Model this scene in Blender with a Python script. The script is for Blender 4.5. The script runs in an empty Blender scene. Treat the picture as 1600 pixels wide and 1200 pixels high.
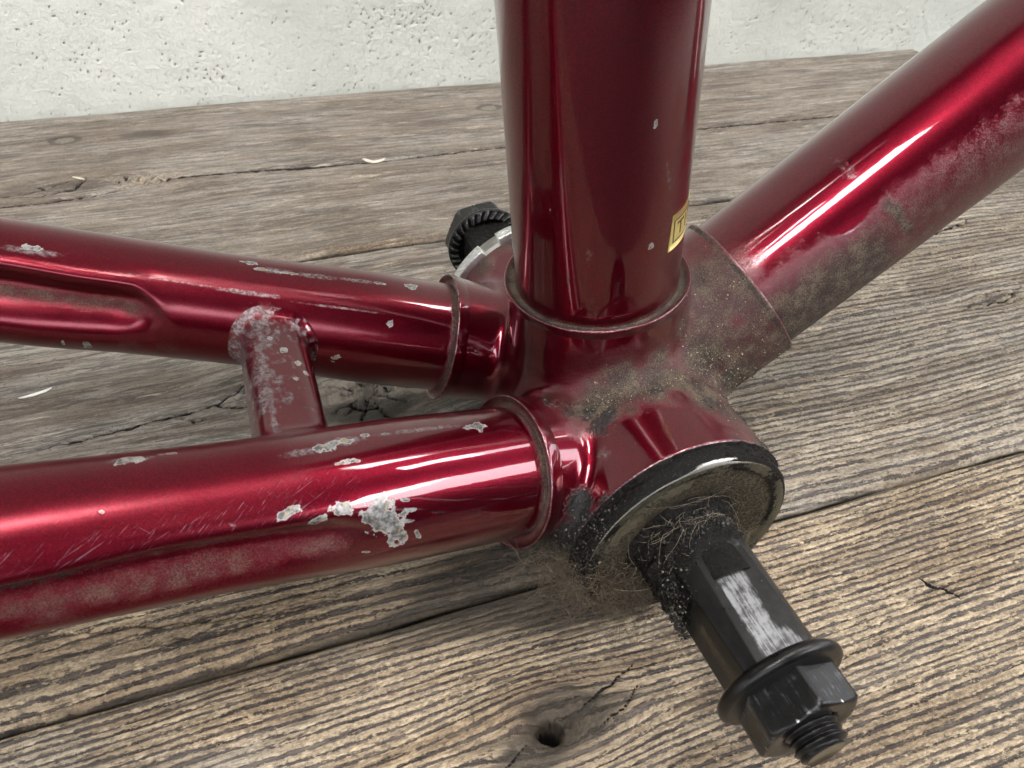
import bpy, math, random
import numpy as np
from mathutils import Matrix, Vector

# ------------------------------------------------------------------ camera, light, exposure
SC = bpy.context.scene
MM = 0.001
cam_d = bpy.data.cameras.new("camera"); cam = bpy.data.objects.new("camera", cam_d)
SC.collection.objects.link(cam); SC.camera = cam
RW = ((0.93799232, 0.20220328, -0.28157457), (-0.34451396, 0.63390513, -0.69244091), (0.03847774, 0.74651063, 0.66426))
cam.matrix_world = Matrix.Translation(Vector((-56.905, -95.044, 120.282)) * MM) @ Matrix([[*r, 0] for r in RW] + [[0, 0, 0, 1]])
cam_d.sensor_width = 36; cam_d.lens = 36 * 1127.6 / 1600
cam_d.clip_start = 0.005; cam_d.clip_end = 200
cam_d.dof.use_dof = True; cam_d.dof.focus_distance = 0.138; cam_d.dof.aperture_fstop = 64

SUN_EL, SUN_AZ = math.radians(70), math.radians(150)      # azimuth clockwise from +y
world = bpy.data.worlds.new("World"); SC.world = world; world.use_nodes = True
wn = world.node_tree
sky = wn.nodes.new("ShaderNodeTexSky"); sky.sky_type = 'NISHITA'; sky.sun_disc = False
sky.sun_elevation = SUN_EL; sky.sun_rotation = SUN_AZ
sky.air_density = 1.0; sky.dust_density = 10.0; sky.ozone_density = 1.0
hs = wn.nodes.new("ShaderNodeHueSaturation"); hs.inputs["Saturation"].default_value = 0.45
wn.links.new(sky.outputs[0], hs.inputs["Color"])
bg = wn.nodes["Background"]; wn.links.new(hs.outputs[0], bg.inputs[0]); bg.inputs[1].default_value = 0.15
sun_d = bpy.data.lights.new("sun", 'SUN'); sun_d.energy = 1.5; sun_d.angle = math.radians(80); sun_d.color = (1, 0.965, 0.91)
sun = bpy.data.objects.new("sun", sun_d); SC.collection.objects.link(sun)
sdir = Vector((math.sin(SUN_AZ) * math.cos(SUN_EL), math.cos(SUN_AZ) * math.cos(SUN_EL), math.sin(SUN_EL)))
sun.rotation_euler = sdir.to_track_quat('Z', 'Y').to_euler(); sun.location = sdir * 5
SC.view_settings.view_transform = 'Standard'; SC.view_settings.look = 'None'
SC.view_settings.exposure = 3.92; SC.view_settings.gamma = 1
SC.render.engine = 'CYCLES'; SC.cycles.use_denoising = True
SC.cycles.max_bounces = 8; SC.cycles.sample_clamp_indirect = 6

# ------------------------------------------------------------------ helpers
TILT, YAW = math.radians(6.267), math.radians(-1.363)
RNG = np.random.default_rng(11)
_perm = np.random.default_rng(3).permutation(256); _perm = np.concatenate([_perm, _perm, _perm])
_g = np.random.default_rng(4).normal(size=(256, 3)); _g /= np.linalg.norm(_g, axis=1)[:, None]

def noise(x, y=0., z=0.):
    x, y, z = np.broadcast_arrays(np.asarray(x, float), np.asarray(y, float), np.asarray(z, float))
    xi, yi, zi = np.floor(x).astype(int), np.floor(y).astype(int), np.floor(z).astype(int)
    xf, yf, zf = x - xi, y - yi, z - zi
    u, v, w = [t * t * t * (t * (t * 6 - 15) + 10) for t in (xf, yf, zf)]
    xi &= 255; yi &= 255; zi &= 255
    def gr(a, b, c):
        h = _perm[_perm[_perm[(xi + a) & 255] + ((yi + b) & 255)] + ((zi + c) & 255)]
        G = _g[h]
        return G[..., 0] * (xf - a) + G[..., 1] * (yf - b) + G[..., 2] * (zf - c)
    l = lambda a, b, t: a + (b - a) * t
    return 1.6 * l(l(l(gr(0, 0, 0), gr(1, 0, 0), u), l(gr(0, 1, 0), gr(1, 1, 0), u), v),
                   l(l(gr(0, 0, 1), gr(1, 0, 1), u), l(gr(0, 1, 1), gr(1, 1, 1), u), v), w)

def fbm(x, y=0., z=0., o=3):
    s, a, f = 0, 1., 1.
    for i in range(o):
        s = s + a * noise(np.asarray(x) * f + 17.3 * i, np.asarray(y) * f + 5.1 * i, np.asarray(z) * f); a *= .5; f *= 2.03
    return s

def sstep(a, b, x):
    t = np.clip((np.asarray(x, float) - a) / (b - a), 0, 1); return t * t * (3 - 2 * t)

def gauss(d2): return np.exp(-np.asarray(d2))

def mk(name, V, F, mat=None, parent=None, attrs=None, smooth=True, normals=None, kind=None):
    """one mesh object; V in mm; F an (n,4)/(n,3) int array or a list of such arrays"""
    V = np.ascontiguousarray(np.asarray(V, float).reshape(-1, 3) * MM, dtype=np.float32)
    Fs = F if isinstance(F, list) else [F]
    Fs = [np.asarray(f, np.int32) for f in Fs if len(f)]
    loops = np.concatenate([f.ravel() for f in Fs]); tot = np.concatenate([np.full(len(f), f.shape[1], np.int32) for f in Fs])
    me = bpy.data.meshes.new(name)
    me.vertices.add(len(V)); me.vertices.foreach_set("co", V.ravel())
    me.loops.add(len(loops)); me.loops.foreach_set("vertex_index", loops)
    me.polygons.add(len(tot)); me.polygons.foreach_set("loop_start", np.concatenate([[0], np.cumsum(tot)[:-1]]).astype(np.int32))
    me.update(calc_edges=True); me.validate()
    me.polygons.foreach_set("use_smooth", np.full(len(me.polygons), smooth, bool))
    for k, a in (attrs or {}).items():
        a = np.asarray(a, np.float32)
        if a.ndim > 1 and a.shape[-1] == 3:
            at = me.attributes.new(k, 'FLOAT_VECTOR', 'POINT'); at.data.foreach_set("vector", np.ascontiguousarray(a.reshape(-1)))
        else:
            at = me.attributes.new(k, 'FLOAT', 'POINT'); at.data.foreach_set("value", np.ascontiguousarray(a.reshape(-1)))
    if normals is not None: me.normals_split_custom_set_from_vertices(np.asarray(normals, np.float32).tolist())
    if mat: me.materials.append(mat)
    ob = bpy.data.objects.new(name, me); SC.collection.objects.link(ob)
    if parent: ob.parent = parent
    if kind: ob["kind"] = kind
    return ob

def tag(o, label, cat, group=None):
    o["label"] = label; o["category"] = cat
    if group: o["group"] = group
    return o

def empty(name, parent=None):
    o = bpy.data.objects.new(name, None); SC.collection.objects.link(o); o.empty_display_size = .02
    if parent: o.parent = parent
    return o

def gridF(nr, nc, wrap=False, flip=False, off=0):
    i = np.arange(nr - 1)[:, None]; j = np.arange(nc if wrap else nc - 1)[None, :]; j2 = (j + 1) % nc
    q = np.stack([i * nc + j + 0 * j, i * nc + j2, (i + 1) * nc + j2, (i + 1) * nc + j + 0 * j], -1).reshape(-1, 4)
    return (q[:, ::-1] if flip else q) + off

def frame_of(a, ref):
    a = np.asarray(a, float); u = np.asarray(ref, float) - np.dot(ref, a) * a; u /= np.linalg.norm(u)
    return a, u, np.cross(a, u)

def lathe(P, a, ref, prof, n=96, rf=None, closed=False, jit=0.):
    """profile rows (s along a, radius); rf(phi, i) scales the radius. Returns V, F"""
    a, u, w = frame_of(a, ref); ph = np.linspace(0, 2 * np.pi, n, endpoint=False)
    prof = np.asarray(prof, float); rows = []
    for i, (s, r) in enumerate(prof):
        rr = r * (rf(ph, i) if rf else np.ones(n))
        ss = s + (jit * noise(np.cos(ph) * 3 + i * .11, np.sin(ph) * 3, 2.2) if jit else 0)
        if jit and r > 1: rr = rr + jit * noise(np.cos(ph) * 4, np.sin(ph) * 4 + i * .09, 7.7)
        rows.append(np.asarray(P) + np.outer(np.broadcast_to(ss, (n,)), a) + (rr * np.cos(ph))[:, None] * u + (rr * np.sin(ph))[:, None] * w)
    return np.stack(rows), gridF(len(prof), n, True)

def join(parts):
    Vs, Fs, o = [], [], 0
    for V, F in parts:
        V = np.asarray(V).reshape(-1, 3); Vs.append(V); Fs += [np.asarray(f) + o for f in (F if isinstance(F, list) else [F])]; o += len(V)
    return np.concatenate(Vs), Fs

# node helper
class NT:
    def __init__(s, name):
        s.m = bpy.data.materials.new(name); s.m.use_nodes = True; s.t = s.m.node_tree
        s.b = s.t.nodes["Principled BSDF"]
    def n(s, typ, props=None, **kw):
        nd = s.t.nodes.new("ShaderNode" + typ)
        for k, v in (props or {}).items(): setattr(nd, k, v)
        for k, v in kw.items():
            key = int(k[1:]) if k[0] == '_' and k[1:].isdigit() else k.replace('_', ' ')
            s.put(nd.inputs[key], v)
        return nd
    def put(s, sock, v):
        if isinstance(v, bpy.types.NodeSocket): s.t.links.new(v, sock)
        else:
            if sock.type == 'RGBA' and not hasattr(v, '__len__'): v = (v, v, v, 1)
            if sock.type == 'RGBA' and len(v) == 3: v = (*v, 1)
            sock.default_value = v
    def math(s, op, a, b=0., c=None, clamp=False):
        nd = s.n("Math", {"operation": op, "use_clamp": clamp}, _0=a, _1=b)
        if c is not None: s.put(nd.inputs[2], c)
        return nd.outputs[0]
    def mul(s, a, b): return s.math('MULTIPLY', a, b)
    def add(s, a, b): return s.math('ADD', a, b)
    def ss(s, x, lo, hi, a=0., b=1.):
        nd = s.n("MapRange", {"interpolation_type": 'SMOOTHSTEP'}, Value=x); nd.inputs[1].default_value = lo; nd.inputs[2].default_value = hi
        nd.inputs[3].default_value = a; nd.inputs[4].default_value = b; return nd.outputs[0]
    def mix(s, f, a, b, blend='MIX'):
        nd = s.n("Mix", {"data_type": 'RGBA', "blend_type": blend}); s.put(nd.inputs[0], f); s.put(nd.inputs[6], a); s.put(nd.inputs[7], b); return nd.outputs[2]
    def mixf(s, f, a, b):
        nd = s.n("Mix", {"data_type": 'FLOAT'}); s.put(nd.inputs[0], f); s.put(nd.inputs[2], a); s.put(nd.inputs[3], b); return nd.outputs[0]
    def attr(s, name, vec=False):
        nd = s.n("Attribute", {"attribute_name": name}); return nd.outputs["Vector" if vec else "Fac"]
    def noise(s, vec, scale, detail=3., rough=.55, dist=0.):
        nd = s.n("TexNoise", Scale=scale, Detail=detail, Roughness=rough, Distortion=dist)
        if vec is not None: s.put(nd.inputs["Vector"], vec)
        return nd.outputs["Fac"]
    def vor(s, vec, scale, out="Distance", feature='F1', rand=1.):
        nd = s.n("TexVoronoi", {"feature": feature}, Vector=vec, Scale=scale, Randomness=rand); return nd.outputs[out]
    def obj_mm(s):
        tc = s.n("TexCoord"); vm = s.n("VectorMath", {"operation": 'SCALE'}, _0=tc.outputs["Object"]); vm.inputs["Scale"].default_value = 1000.; return vm.outputs[0]
    def scl(s, v, xyz):
        vm = s.n("VectorMath", {"operation": 'MULTIPLY'}, _0=v); vm.inputs[1].default_value = xyz; return vm.outputs[0]
    def bump(s, h, dist, strength=1., nrm=None):
        nd = s.n("Bump", Strength=strength, Distance=dist * MM, Height=h)
        if nrm is not None: s.put(nd.inputs["Normal"], nrm)
        return nd.outputs[0]
    def set(s, **kw):
        for k, v in kw.items(): s.put(s.b.inputs[k.replace('_', ' ')], v)
        return s.m

# ------------------------------------------------------------------ materials
def mat_paint():
    t = NT("candy_red_paint"); p = t.obj_mm()
    chip_a, scr_a, dust_a, gre_a = t.attr("m_chip"), t.attr("m_scrape"), t.attr("m_dust"), t.attr("m_grease")
    sa = t.attr("sa", True)
    flake = t.vor(p, 9., "Color")
    fl = t.n("SeparateColor", _0=flake).outputs[0]
    big = t.noise(p, .06, 3)
    base = t.mix(big, (0.105, 0.0002, 0.0075), (0.076, 0.0002, 0.0055))
    base = t.mix(t.ss(fl, .3, 1.), base, (0.15, 0.0005, 0.012))
    # scrape: dulled lilac scuff, streaky
    sn = t.noise(p, 1.1, 5, .62); sfac = t.ss(t.add(scr_a, t.mul(t.add(sn, -.5), .9)), .38, .86)
    scol = t.mix(t.ss(t.noise(p, 1.5, 5, .7), .36, .68), (0.085, 0.045, 0.055), (0.40, 0.37, 0.38))
    base = t.mix(t.mul(sfac, .75), base, scol)
    # fine slanting scratches
    ss_ = t.n("SeparateXYZ", _0=sa).outputs
    hv = lambda k, a, b: t.noise(t.n("CombineXYZ", X=t.mul(t.add(ss_[0], t.mul(ss_[1], k)), a), Y=t.mul(t.add(t.mul(ss_[0], -k), ss_[1]), b)).outputs[0], 1., 3, .6)
    hat = t.math('MAXIMUM', t.ss(hv(-1.1, .22, 3.2), .61, .70), t.math('MAXIMUM', t.ss(hv(-.55, .14, 3.8), .63, .71), t.mul(t.ss(hv(.9, .2, 3.8), .66, .73), .6)))
    hm = t.attr("m_hatch"); hfac = t.mul(hat, t.ss(t.add(hm, t.mul(t.add(sn, -.5), .7)), .2, .75))
    base = t.mix(t.mul(hfac, .6), base, (0.30, 0.20, 0.25))
    # chips to bare metal
    cn = t.add(t.mul(t.add(t.noise(p, .9, 5, .68), -.5), 1.35), t.mul(t.add(t.vor(p, .75), -.45), .7))
    cv = t.mul(t.add(chip_a, cn), t.ss(chip_a, .04, .16))
    cfac = t.ss(cv, .53, .56); cedge = t.mul(t.ss(cv, .46, .52), t.math('SUBTRACT', 1., t.ss(cv, .56, .64)))
    ccol = t.mix(t.ss(t.noise(p, 1.0, 5, .62), .36, .62), (0.085, 0.085, 0.084), (0.36, 0.355, 0.345))
    ccol = t.mix(t.ss(t.noise(p, .7, 2), .56, .68), ccol, (0.30, 0.24, 0.15))
    ccol = t.mix(t.mul(cedge, .8), ccol, (0.62, 0.60, 0.58))
    call = t.math('MAXIMUM', cfac, t.mul(cedge, .75))
    base = t.mix(call, base, ccol)
    # dust: speckled brown film
    d1 = t.noise(p, 3.2, 6, .75); d2 = t.noise(p, .35, 4, .6)
    dv = t.add(dust_a, t.add(t.mul(t.add(d1, -.5), .85), t.mul(t.add(d2, -.5), .5)))
    dfac = t.ss(dv, .10, .95, 0., .95); dfac = t.mul(dfac, t.ss(dust_a, .02, .12))
    dcol = t.mix(t.ss(t.add(t.noise(p, 4.5, 4, .75), t.mul(t.add(d2, -.5), .5)), .42, .66), (0.014, 0.0115, 0.0088), (0.115, 0.093, 0.063))
    base = t.mix(dfac, base, dcol)
    # grease
    gn = t.noise(p, 1.3, 5, .65); gfac = t.mul(t.ss(t.add(gre_a, t.mul(t.add(gn, -.5), 1.1)), .35, .6), t.ss(gre_a, .02, .1))
    base = t.mix(gfac, base, t.mix(t.ss(t.noise(p, 3.5, 4, .7), .5, .75), (0.006, 0.006, 0.006), (0.040, 0.034, 0.026)))
    # fine long scratches in the clear coat
    hl = t.noise(t.scl(sa, (.25, 9., 1.)), 1., 3, .7)
    bare = t.math('MAXIMUM', call, t.math('MAXIMUM', dfac, gfac))
    metal = t.mixf(t.math('MAXIMUM', dfac, gfac), t.mixf(call, .86, .55), 0.)
    rough = t.mixf(dfac, t.mixf(call, t.mixf(sfac, .28, .5), .42), .9); rough = t.mixf(gfac, rough, t.ss(gn, .3, .7, .3, .65))
    coat = t.mul(t.math('SUBTRACT', t.math('SUBTRACT', 1., t.mul(t.attr("m_dull"), 4.)), t.mul(bare, .97), clamp=True), t.math('SUBTRACT', 1., t.mul(sfac, .6)))
    nb = t.bump(fl, .012, .35)
    hrel = t.add(t.mul(cfac, -1.), t.add(t.mul(dfac, t.mul(d1, .8)), t.mul(gfac, t.mul(gn, 2.2))))
    nrm = t.bump(hrel, .22, .8, nb)
    cnr = t.bump(t.add(t.mul(t.noise(p, .16, 2), 1.0), t.mul(hl, .02)), .10, .25)
    cnr = t.bump(hrel, .22, .6, cnr)
    crough = t.add(t.ss(t.noise(p, .25, 4), .35, .75, .015, .07), t.attr("m_dull"))
    return t.set(Base_Color=base, Metallic=metal, Roughness=rough, Normal=nrm, Coat_Weight=coat, Coat_Roughness=crough, Coat_IOR=1.53, Coat_Normal=cnr, IOR=1.45)

def mat_steel(name, col, col2, metal, rough, grime=.5, spec=.5, scale=1.):
    """dark or grey metal with wear (m_wear), brushed polish (m_polish) and black grease (m_grease)"""
    t = NT(name); p = t.obj_mm()
    wear, pol, gre, dust = t.attr("m_wear"), t.attr("m_polish"), t.attr("m_grease"), t.attr("m_dust")
    n1 = t.noise(p, .5 * scale, 5, .65); n2 = t.noise(p, 2.6, 4, .7)
    base = t.mix(t.ss(n1, .3, .7), col, col2)
    wfac = t.ss(t.add(wear, t.mul(t.add(n2, -.5), .8)), .45, .62)
    base = t.mix(wfac, base, (0.56, 0.56, 0.54))
    brush = t.noise(t.scl(p, (2.6, .16, 2.6)), 1., 4, .7)
    mott = t.noise(p, .55, 4, .6)
    pf = t.ss(t.add(pol, t.add(t.mul(t.add(brush, -.5), .9), t.mul(t.add(mott, -.5), .8))), .18, .70)
    pf = t.mul(pf, t.ss(pol, .02, .15))
    pcol = t.mix(t.ss(t.add(brush, t.mul(t.add(mott, -.5), .8)), .34, .66), (0.07, 0.072, 0.076), (0.25, 0.257, 0.268))
    base = t.mix(pf, base, pcol)
    gfac = t.mul(t.ss(t.add(gre, t.mul(t.add(t.noise(p, 1.0, 5, .7), -.5), 1.4)), .35, .6), t.ss(gre, .02, .1))
    gcol = t.mix(t.ss(t.noise(p, 3., 5, .75), .5, .72), (0.006, 0.006, 0.006), (0.045, 0.037, 0.026))
    base = t.mix(gfac, base, gcol)
    dfac = t.mul(t.ss(t.add(dust, t.mul(t.add(t.noise(p, 2.6, 5, .75), -.5), 1.2)), .35, .8), t.ss(dust, .02, .1))
    base = t.mix(t.mul(dfac, .85), base, (0.17, 0.14, 0.09))
    cover = t.math('MAXIMUM', gfac, dfac)
    m = t.mixf(cover, t.mixf(t.math('MAXIMUM', wfac, pf), metal, .95), 0.)
    r = t.mixf(cover, t.mixf(pf, t.mixf(n1, rough - .08, rough + .1), .42), .55)
    h = t.add(t.mul(n2, .25), t.add(t.mul(gfac, t.mul(t.noise(p, 1.6, 5, .7), 3.)), t.mul(pf, t.mul(brush, .35))))
    return t.set(Base_Color=base, Metallic=m, Roughness=r, Normal=t.bump(h, .16, .7), Specular_IOR_Level=t.mixf(cover, spec, .10))

def mat_plain(name, col, rough=.6, metal=0., var=.25, sc=2., bd=.05, spec=.5):
    t = NT(name); p = t.obj_mm(); n1 = t.noise(p, sc, 5, .65)
    c = t.mix(t.ss(n1, .3, .7), tuple(x * (1 - var) for x in col), tuple(min(1, x * (1 + var)) for x in col))
    return t.set(Base_Color=c, Roughness=rough, Metallic=metal, Normal=t.bump(n1, bd, .8), Specular_IOR_Level=spec)

def mat_wood():
    t = NT("weathered_softwood"); gc = t.attr("gc", True)          # (along grain, across grain mm, ring phase)
    wth, crk, stn, rus, con = t.attr("w_grey"), t.attr("w_crack"), t.attr("w_stain"), t.attr("w_rust"), t.attr("w_line")
    sp = t.n("SeparateXYZ", _0=gc).outputs
    p2 = t.n("CombineXYZ", X=sp[0], Y=sp[1]).outputs[0]
    ns = lambda k, sx, sy, d=4, r=.7: t.noise(t.n("VectorMath", {"operation": 'ADD'}, _0=t.scl(p2, (sx, sy, 1.)), _1=(k * 7.31, k * 3.7, k * 1.9)).outputs[0], 1., d, r)
    lng, mid, grn, blot = ns(1, .05, .65, 3), ns(2, .20, 1.5, 5, .72), ns(3, 1.1, 1.9, 5, .78), ns(4, .03, .12, 4, .6)
    fib, dash = ns(5, .32, 3.2, 5, .75), ns(6, .09, .8, 5, .72)
    c5 = lambda x, k: t.mul(t.add(x, -.5), k)
    wv = t.math('SINE', t.mul(t.add(sp[2], t.add(c5(mid, .45), c5(lng, .5))), 6.28318))
    lev = t.add(t.mul(wv, .5), .5)                                     # 1 on the pale ridges
    edge = t.add(t.add(lev, c5(lng, 1.0)), t.add(c5(mid, 2.1), c5(grn, 2.0)))
    tan = t.ss(edge, .10, .42)
    # pale softwood between the dark lines, fibrous and speckled
    lite = t.mix(wth, t.mix(blot, (0.52, 0.41, 0.27), (0.38, 0.295, 0.195)), t.mix(blot, (0.46, 0.42, 0.345), (0.35, 0.32, 0.27)))
    lite = t.mix(t.ss(t.add(grn, c5(fib, .8)), .40, .60), t.mix(.55, lite, (0.10, 0.085, 0.07)), lite)
    lite = t.mix(t.mul(t.ss(t.add(grn, c5(mid, 1.)), .54, .70), .6), lite, t.mix(wth, (0.66, 0.54, 0.365), (0.60, 0.56, 0.47)))
    lite = t.mix(t.ss(grn, .40, .33), lite, (0.055, 0.045, 0.04))
    dark = t.mix(wth, t.mix(t.ss(t.add(fib, c5(dash, .9)), .32, .68), (0.035, 0.029, 0.028), (0.17, 0.14, 0.118)), t.mix(fib, (0.085, 0.08, 0.078), (0.16, 0.15, 0.14)))
    col = t.mix(t.mul(tan, con), t.mix(con, t.mix(.5, lite, dark), dark), lite)
    # grey weathered film with pale wood showing through in ragged dashes
    film = t.ss(t.add(wth, t.add(c5(dash, 2.9), t.add(c5(mid, 2.0), c5(grn, 1.4)))), .50, .70)
    filmc = t.mix(t.ss(t.add(fib, c5(lng, 1.2)), .36, .64), (0.085, 0.078, 0.070), (0.30, 0.277, 0.242))
    filmc = t.mix(t.ss(blot, .35, .65), filmc, t.mix(.6, filmc, (0.19, 0.15, 0.115)))
    filmc = t.mix(t.ss(grn, .42, .36), filmc, (0.05, 0.045, 0.04))
    col = t.mix(t.mul(film, t.mul(wth, t.mixf(con, .95, .62))), col, filmc)
    fine = grn
    patch = ns(7, .024, .15, 5, .66); dpat = t.ss(t.add(patch, c5(mid, .25)), .56, .42)
    col = t.mix(t.mul(dpat, .62), col, t.mix(1., col, (0.50, 0.44, 0.385), 'MULTIPLY'))
    lpat = t.ss(t.add(ns(8, .04, .3, 5, .7), c5(mid, .5)), .58, .70)
    col = t.mix(t.mul(lpat, t.mul(tan, .42)), col, t.mix(wth, (0.66, 0.52, 0.33), (0.60, 0.54, 0.44)))
    col = t.mix(t.mul(rus, t.ss(mid, .25, .6)), col, t.mix(fine, (0.025, 0.013, 0.008), (0.15, 0.08, 0.045)))
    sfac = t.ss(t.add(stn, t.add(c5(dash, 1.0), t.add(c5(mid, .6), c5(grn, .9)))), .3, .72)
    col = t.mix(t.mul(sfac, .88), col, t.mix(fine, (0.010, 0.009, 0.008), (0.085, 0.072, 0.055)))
    cf = t.ss(t.add(crk, c5(grn, .9)), .36, .60)
    col = t.mix(cf, col, (0.010, 0.008, 0.007))
    h = t.add(t.mul(tan, t.mul(con, .6)), t.add(t.mul(mid, .9), t.add(t.mul(grn, 1.0), t.mul(cf, -1.2))))
    return t.set(Base_Color=col, Roughness=t.mixf(sfac, .85, .6), Normal=t.bump(h, .38, 1.), Specular_IOR_Level=.3)

def mat_wall():
    t = NT("rough_render"); p = t.obj_mm(); pit = t.attr("w_pit")
    n1 = t.noise(p, .012, 4); n2 = t.noise(p, .7, 5, .75)
    b = t.mix(t.ss(n1, .3, .7), (0.53, 0.55, 0.495), (0.63, 0.645, 0.59))
    b = t.mix(t.mul(t.ss(n2, .45, .75), .35), b, (0.40, 0.415, 0.36))
    pf = t.ss(t.add(pit, t.mul(t.add(n2, -.5), .7)), .45, .85)
    b = t.mix(pf, b, t.mix(t.noise(p, .05, 3), (0.27, 0.265, 0.20), (0.38, 0.37, 0.31)))
    return t.set(Base_Color=b, Roughness=.92, Normal=t.bump(t.add(n2, t.mul(pf, -1.)), .8, .7), Specular_IOR_Level=.2)

PAINT = mat_paint()
BLACK = mat_steel("black_oxide_steel", (0.004, 0.004, 0.0045), (0.011, 0.0105, 0.010), .30, .30, spec=.42)
CUPM = mat_steel("greasy_cup_steel", (0.060, 0.054, 0.036), (0.125, 0.116, 0.08), .5, .42)
ZINC = mat_steel("zinc_plate", (0.50, 0.51, 0.50), (0.68, 0.69, 0.67), .9, .34)
GREYM = mat_steel("grey_steel", (0.20, 0.19, 0.17), (0.33, 0.32, 0.30), .7, .45)
GREASE = mat_plain("caked_grease", (0.008, 0.007, 0.006), .5, 0, .8, 1.8, .5, .10)
WOOD = mat_wood(); WALLM = mat_wall()
# ------------------------------------------------------------------ the setting: deck, wall, ground
deck = empty("deck"); deck["kind"] = "structure"; deck.rotation_euler.z = YAW

def nonuni(lo, a, b, hi, fine, coarse):
    return np.concatenate([np.arange(lo, a, coarse), np.arange(a, b, fine), np.arange(b, hi, coarse), [hi]])

def pdist(u, v, pts):
    best = np.full(u.shape, 1e9); along = np.zeros(u.shape); L = 0
    for (x0, y0), (x1, y1) in zip(pts[:-1], pts[1:]):
        dx, dy = x1 - x0, y1 - y0; l = math.hypot(dx, dy)
        t = np.clip(((u - x0) * dx + (v - y0) * dy) / (l * l), 0, 1); d = np.hypot(u - x0 - t * dx, v - y0 - t * dy)
        k = d < best; best = np.where(k, d, best); along = np.where(k, L + t * l, along); L += l
    return best, along / L

def crack(u, v, pts, w, taper=True, jag=.5):
    d, s = pdist(u + jag * noise(u * .35, v * .35, 9.), v + jag * noise(u * .3, v * .5, 3.), pts)
    ww = w * (np.sin(np.pi * np.clip(s, .02, .98)) ** .5 if taper else 1.)
    return 1 - sstep(.35, 1.15, d / np.maximum(ww, .05))

def plank(fn, uu, v0, v1, fine, name="plank", rnd=(2.5, 2.5), T=26.):
    """top sheet of relief, rounded long edges, square ends; fn(u, v) -> height and masks"""
    vt = np.arange(v0, v1 + 1e-6, fine)
    sk = np.array([0, .25, 1., 4., T])
    U, Vv = np.meshgrid(uu, np.concatenate([np.full(5, v0), vt, np.full(5, v1)]), indexing='ij')
    drop = np.concatenate([-sk[::-1], np.zeros(len(vt)), -sk])[None, :] * np.ones_like(U)
    d = fn(U, Vv)
    e0, e1 = Vv - v0, v1 - Vv
    r0 = rnd[0] * (1 + .5 * noise(U * .03, 1.5)); r1 = rnd[1] * (1 + .5 * noise(U * .03, 8.5))
    h = d["h"].copy()
    for e, r in ((e0, r0), (e1, r1)):
        q = np.clip(1 - e / r, 0, 1); h -= (1 - np.sqrt(np.maximum(1 - q * q * .96, 0))) * r * .8
    wob0 = .35 * noise(U * .06, 3.3); wob1 = .35 * noise(U * .06, 4.4)
    Vw = Vv + wob0 * np.exp(-e0 / 3) + wob1 * np.exp(-e1 / 3)
    Z = h + np.where(drop < 0, drop - .1, 0); 
    P = np.stack([U, Vw, Z], -1); nr, nc = U.shape
    F = [gridF(nr, nc)]
    A = {k: (v.reshape(-1, 3) if v.ndim == 3 else v.ravel()) for k, v in d.items() if k != "h"}
    Vx = P.reshape(-1, 3)
    # end caps as strips down to the underside
    for row, fl in ((0, True), (nr - 1, False)):
        top = np.arange(nc) + row * nc; base = len(Vx); low = P[row].copy(); low[:, 2] = -T - .1
        Vx = np.concatenate([Vx, low])
        for k in A: A[k] = np.concatenate([A[k], A[k][top]])
        lo = np.arange(nc) + base; q = np.stack([top[:-1], top[1:], lo[1:], lo[:-1]], -1); F.append(q[:, ::-1] if fl else q)
    return mk(name, Vx, F, WOOD, deck, A)

def knot_warp(u, v, ph, kn):
    for (uc, vc, a, b, s) in kn:
        g = np.exp(-((u - uc) / a) ** 2 - ((v - vc) / b) ** 2); ph = ph - s * (v - vc) * g
    return ph

def wood_common(u, v, ph, P, seed):
    rp = ph / P + .9 * noise(ph / 9., u * .0025, seed) + .28 * noise(ph / 2.7, u * .006, seed + 5)
    return rp

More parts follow.
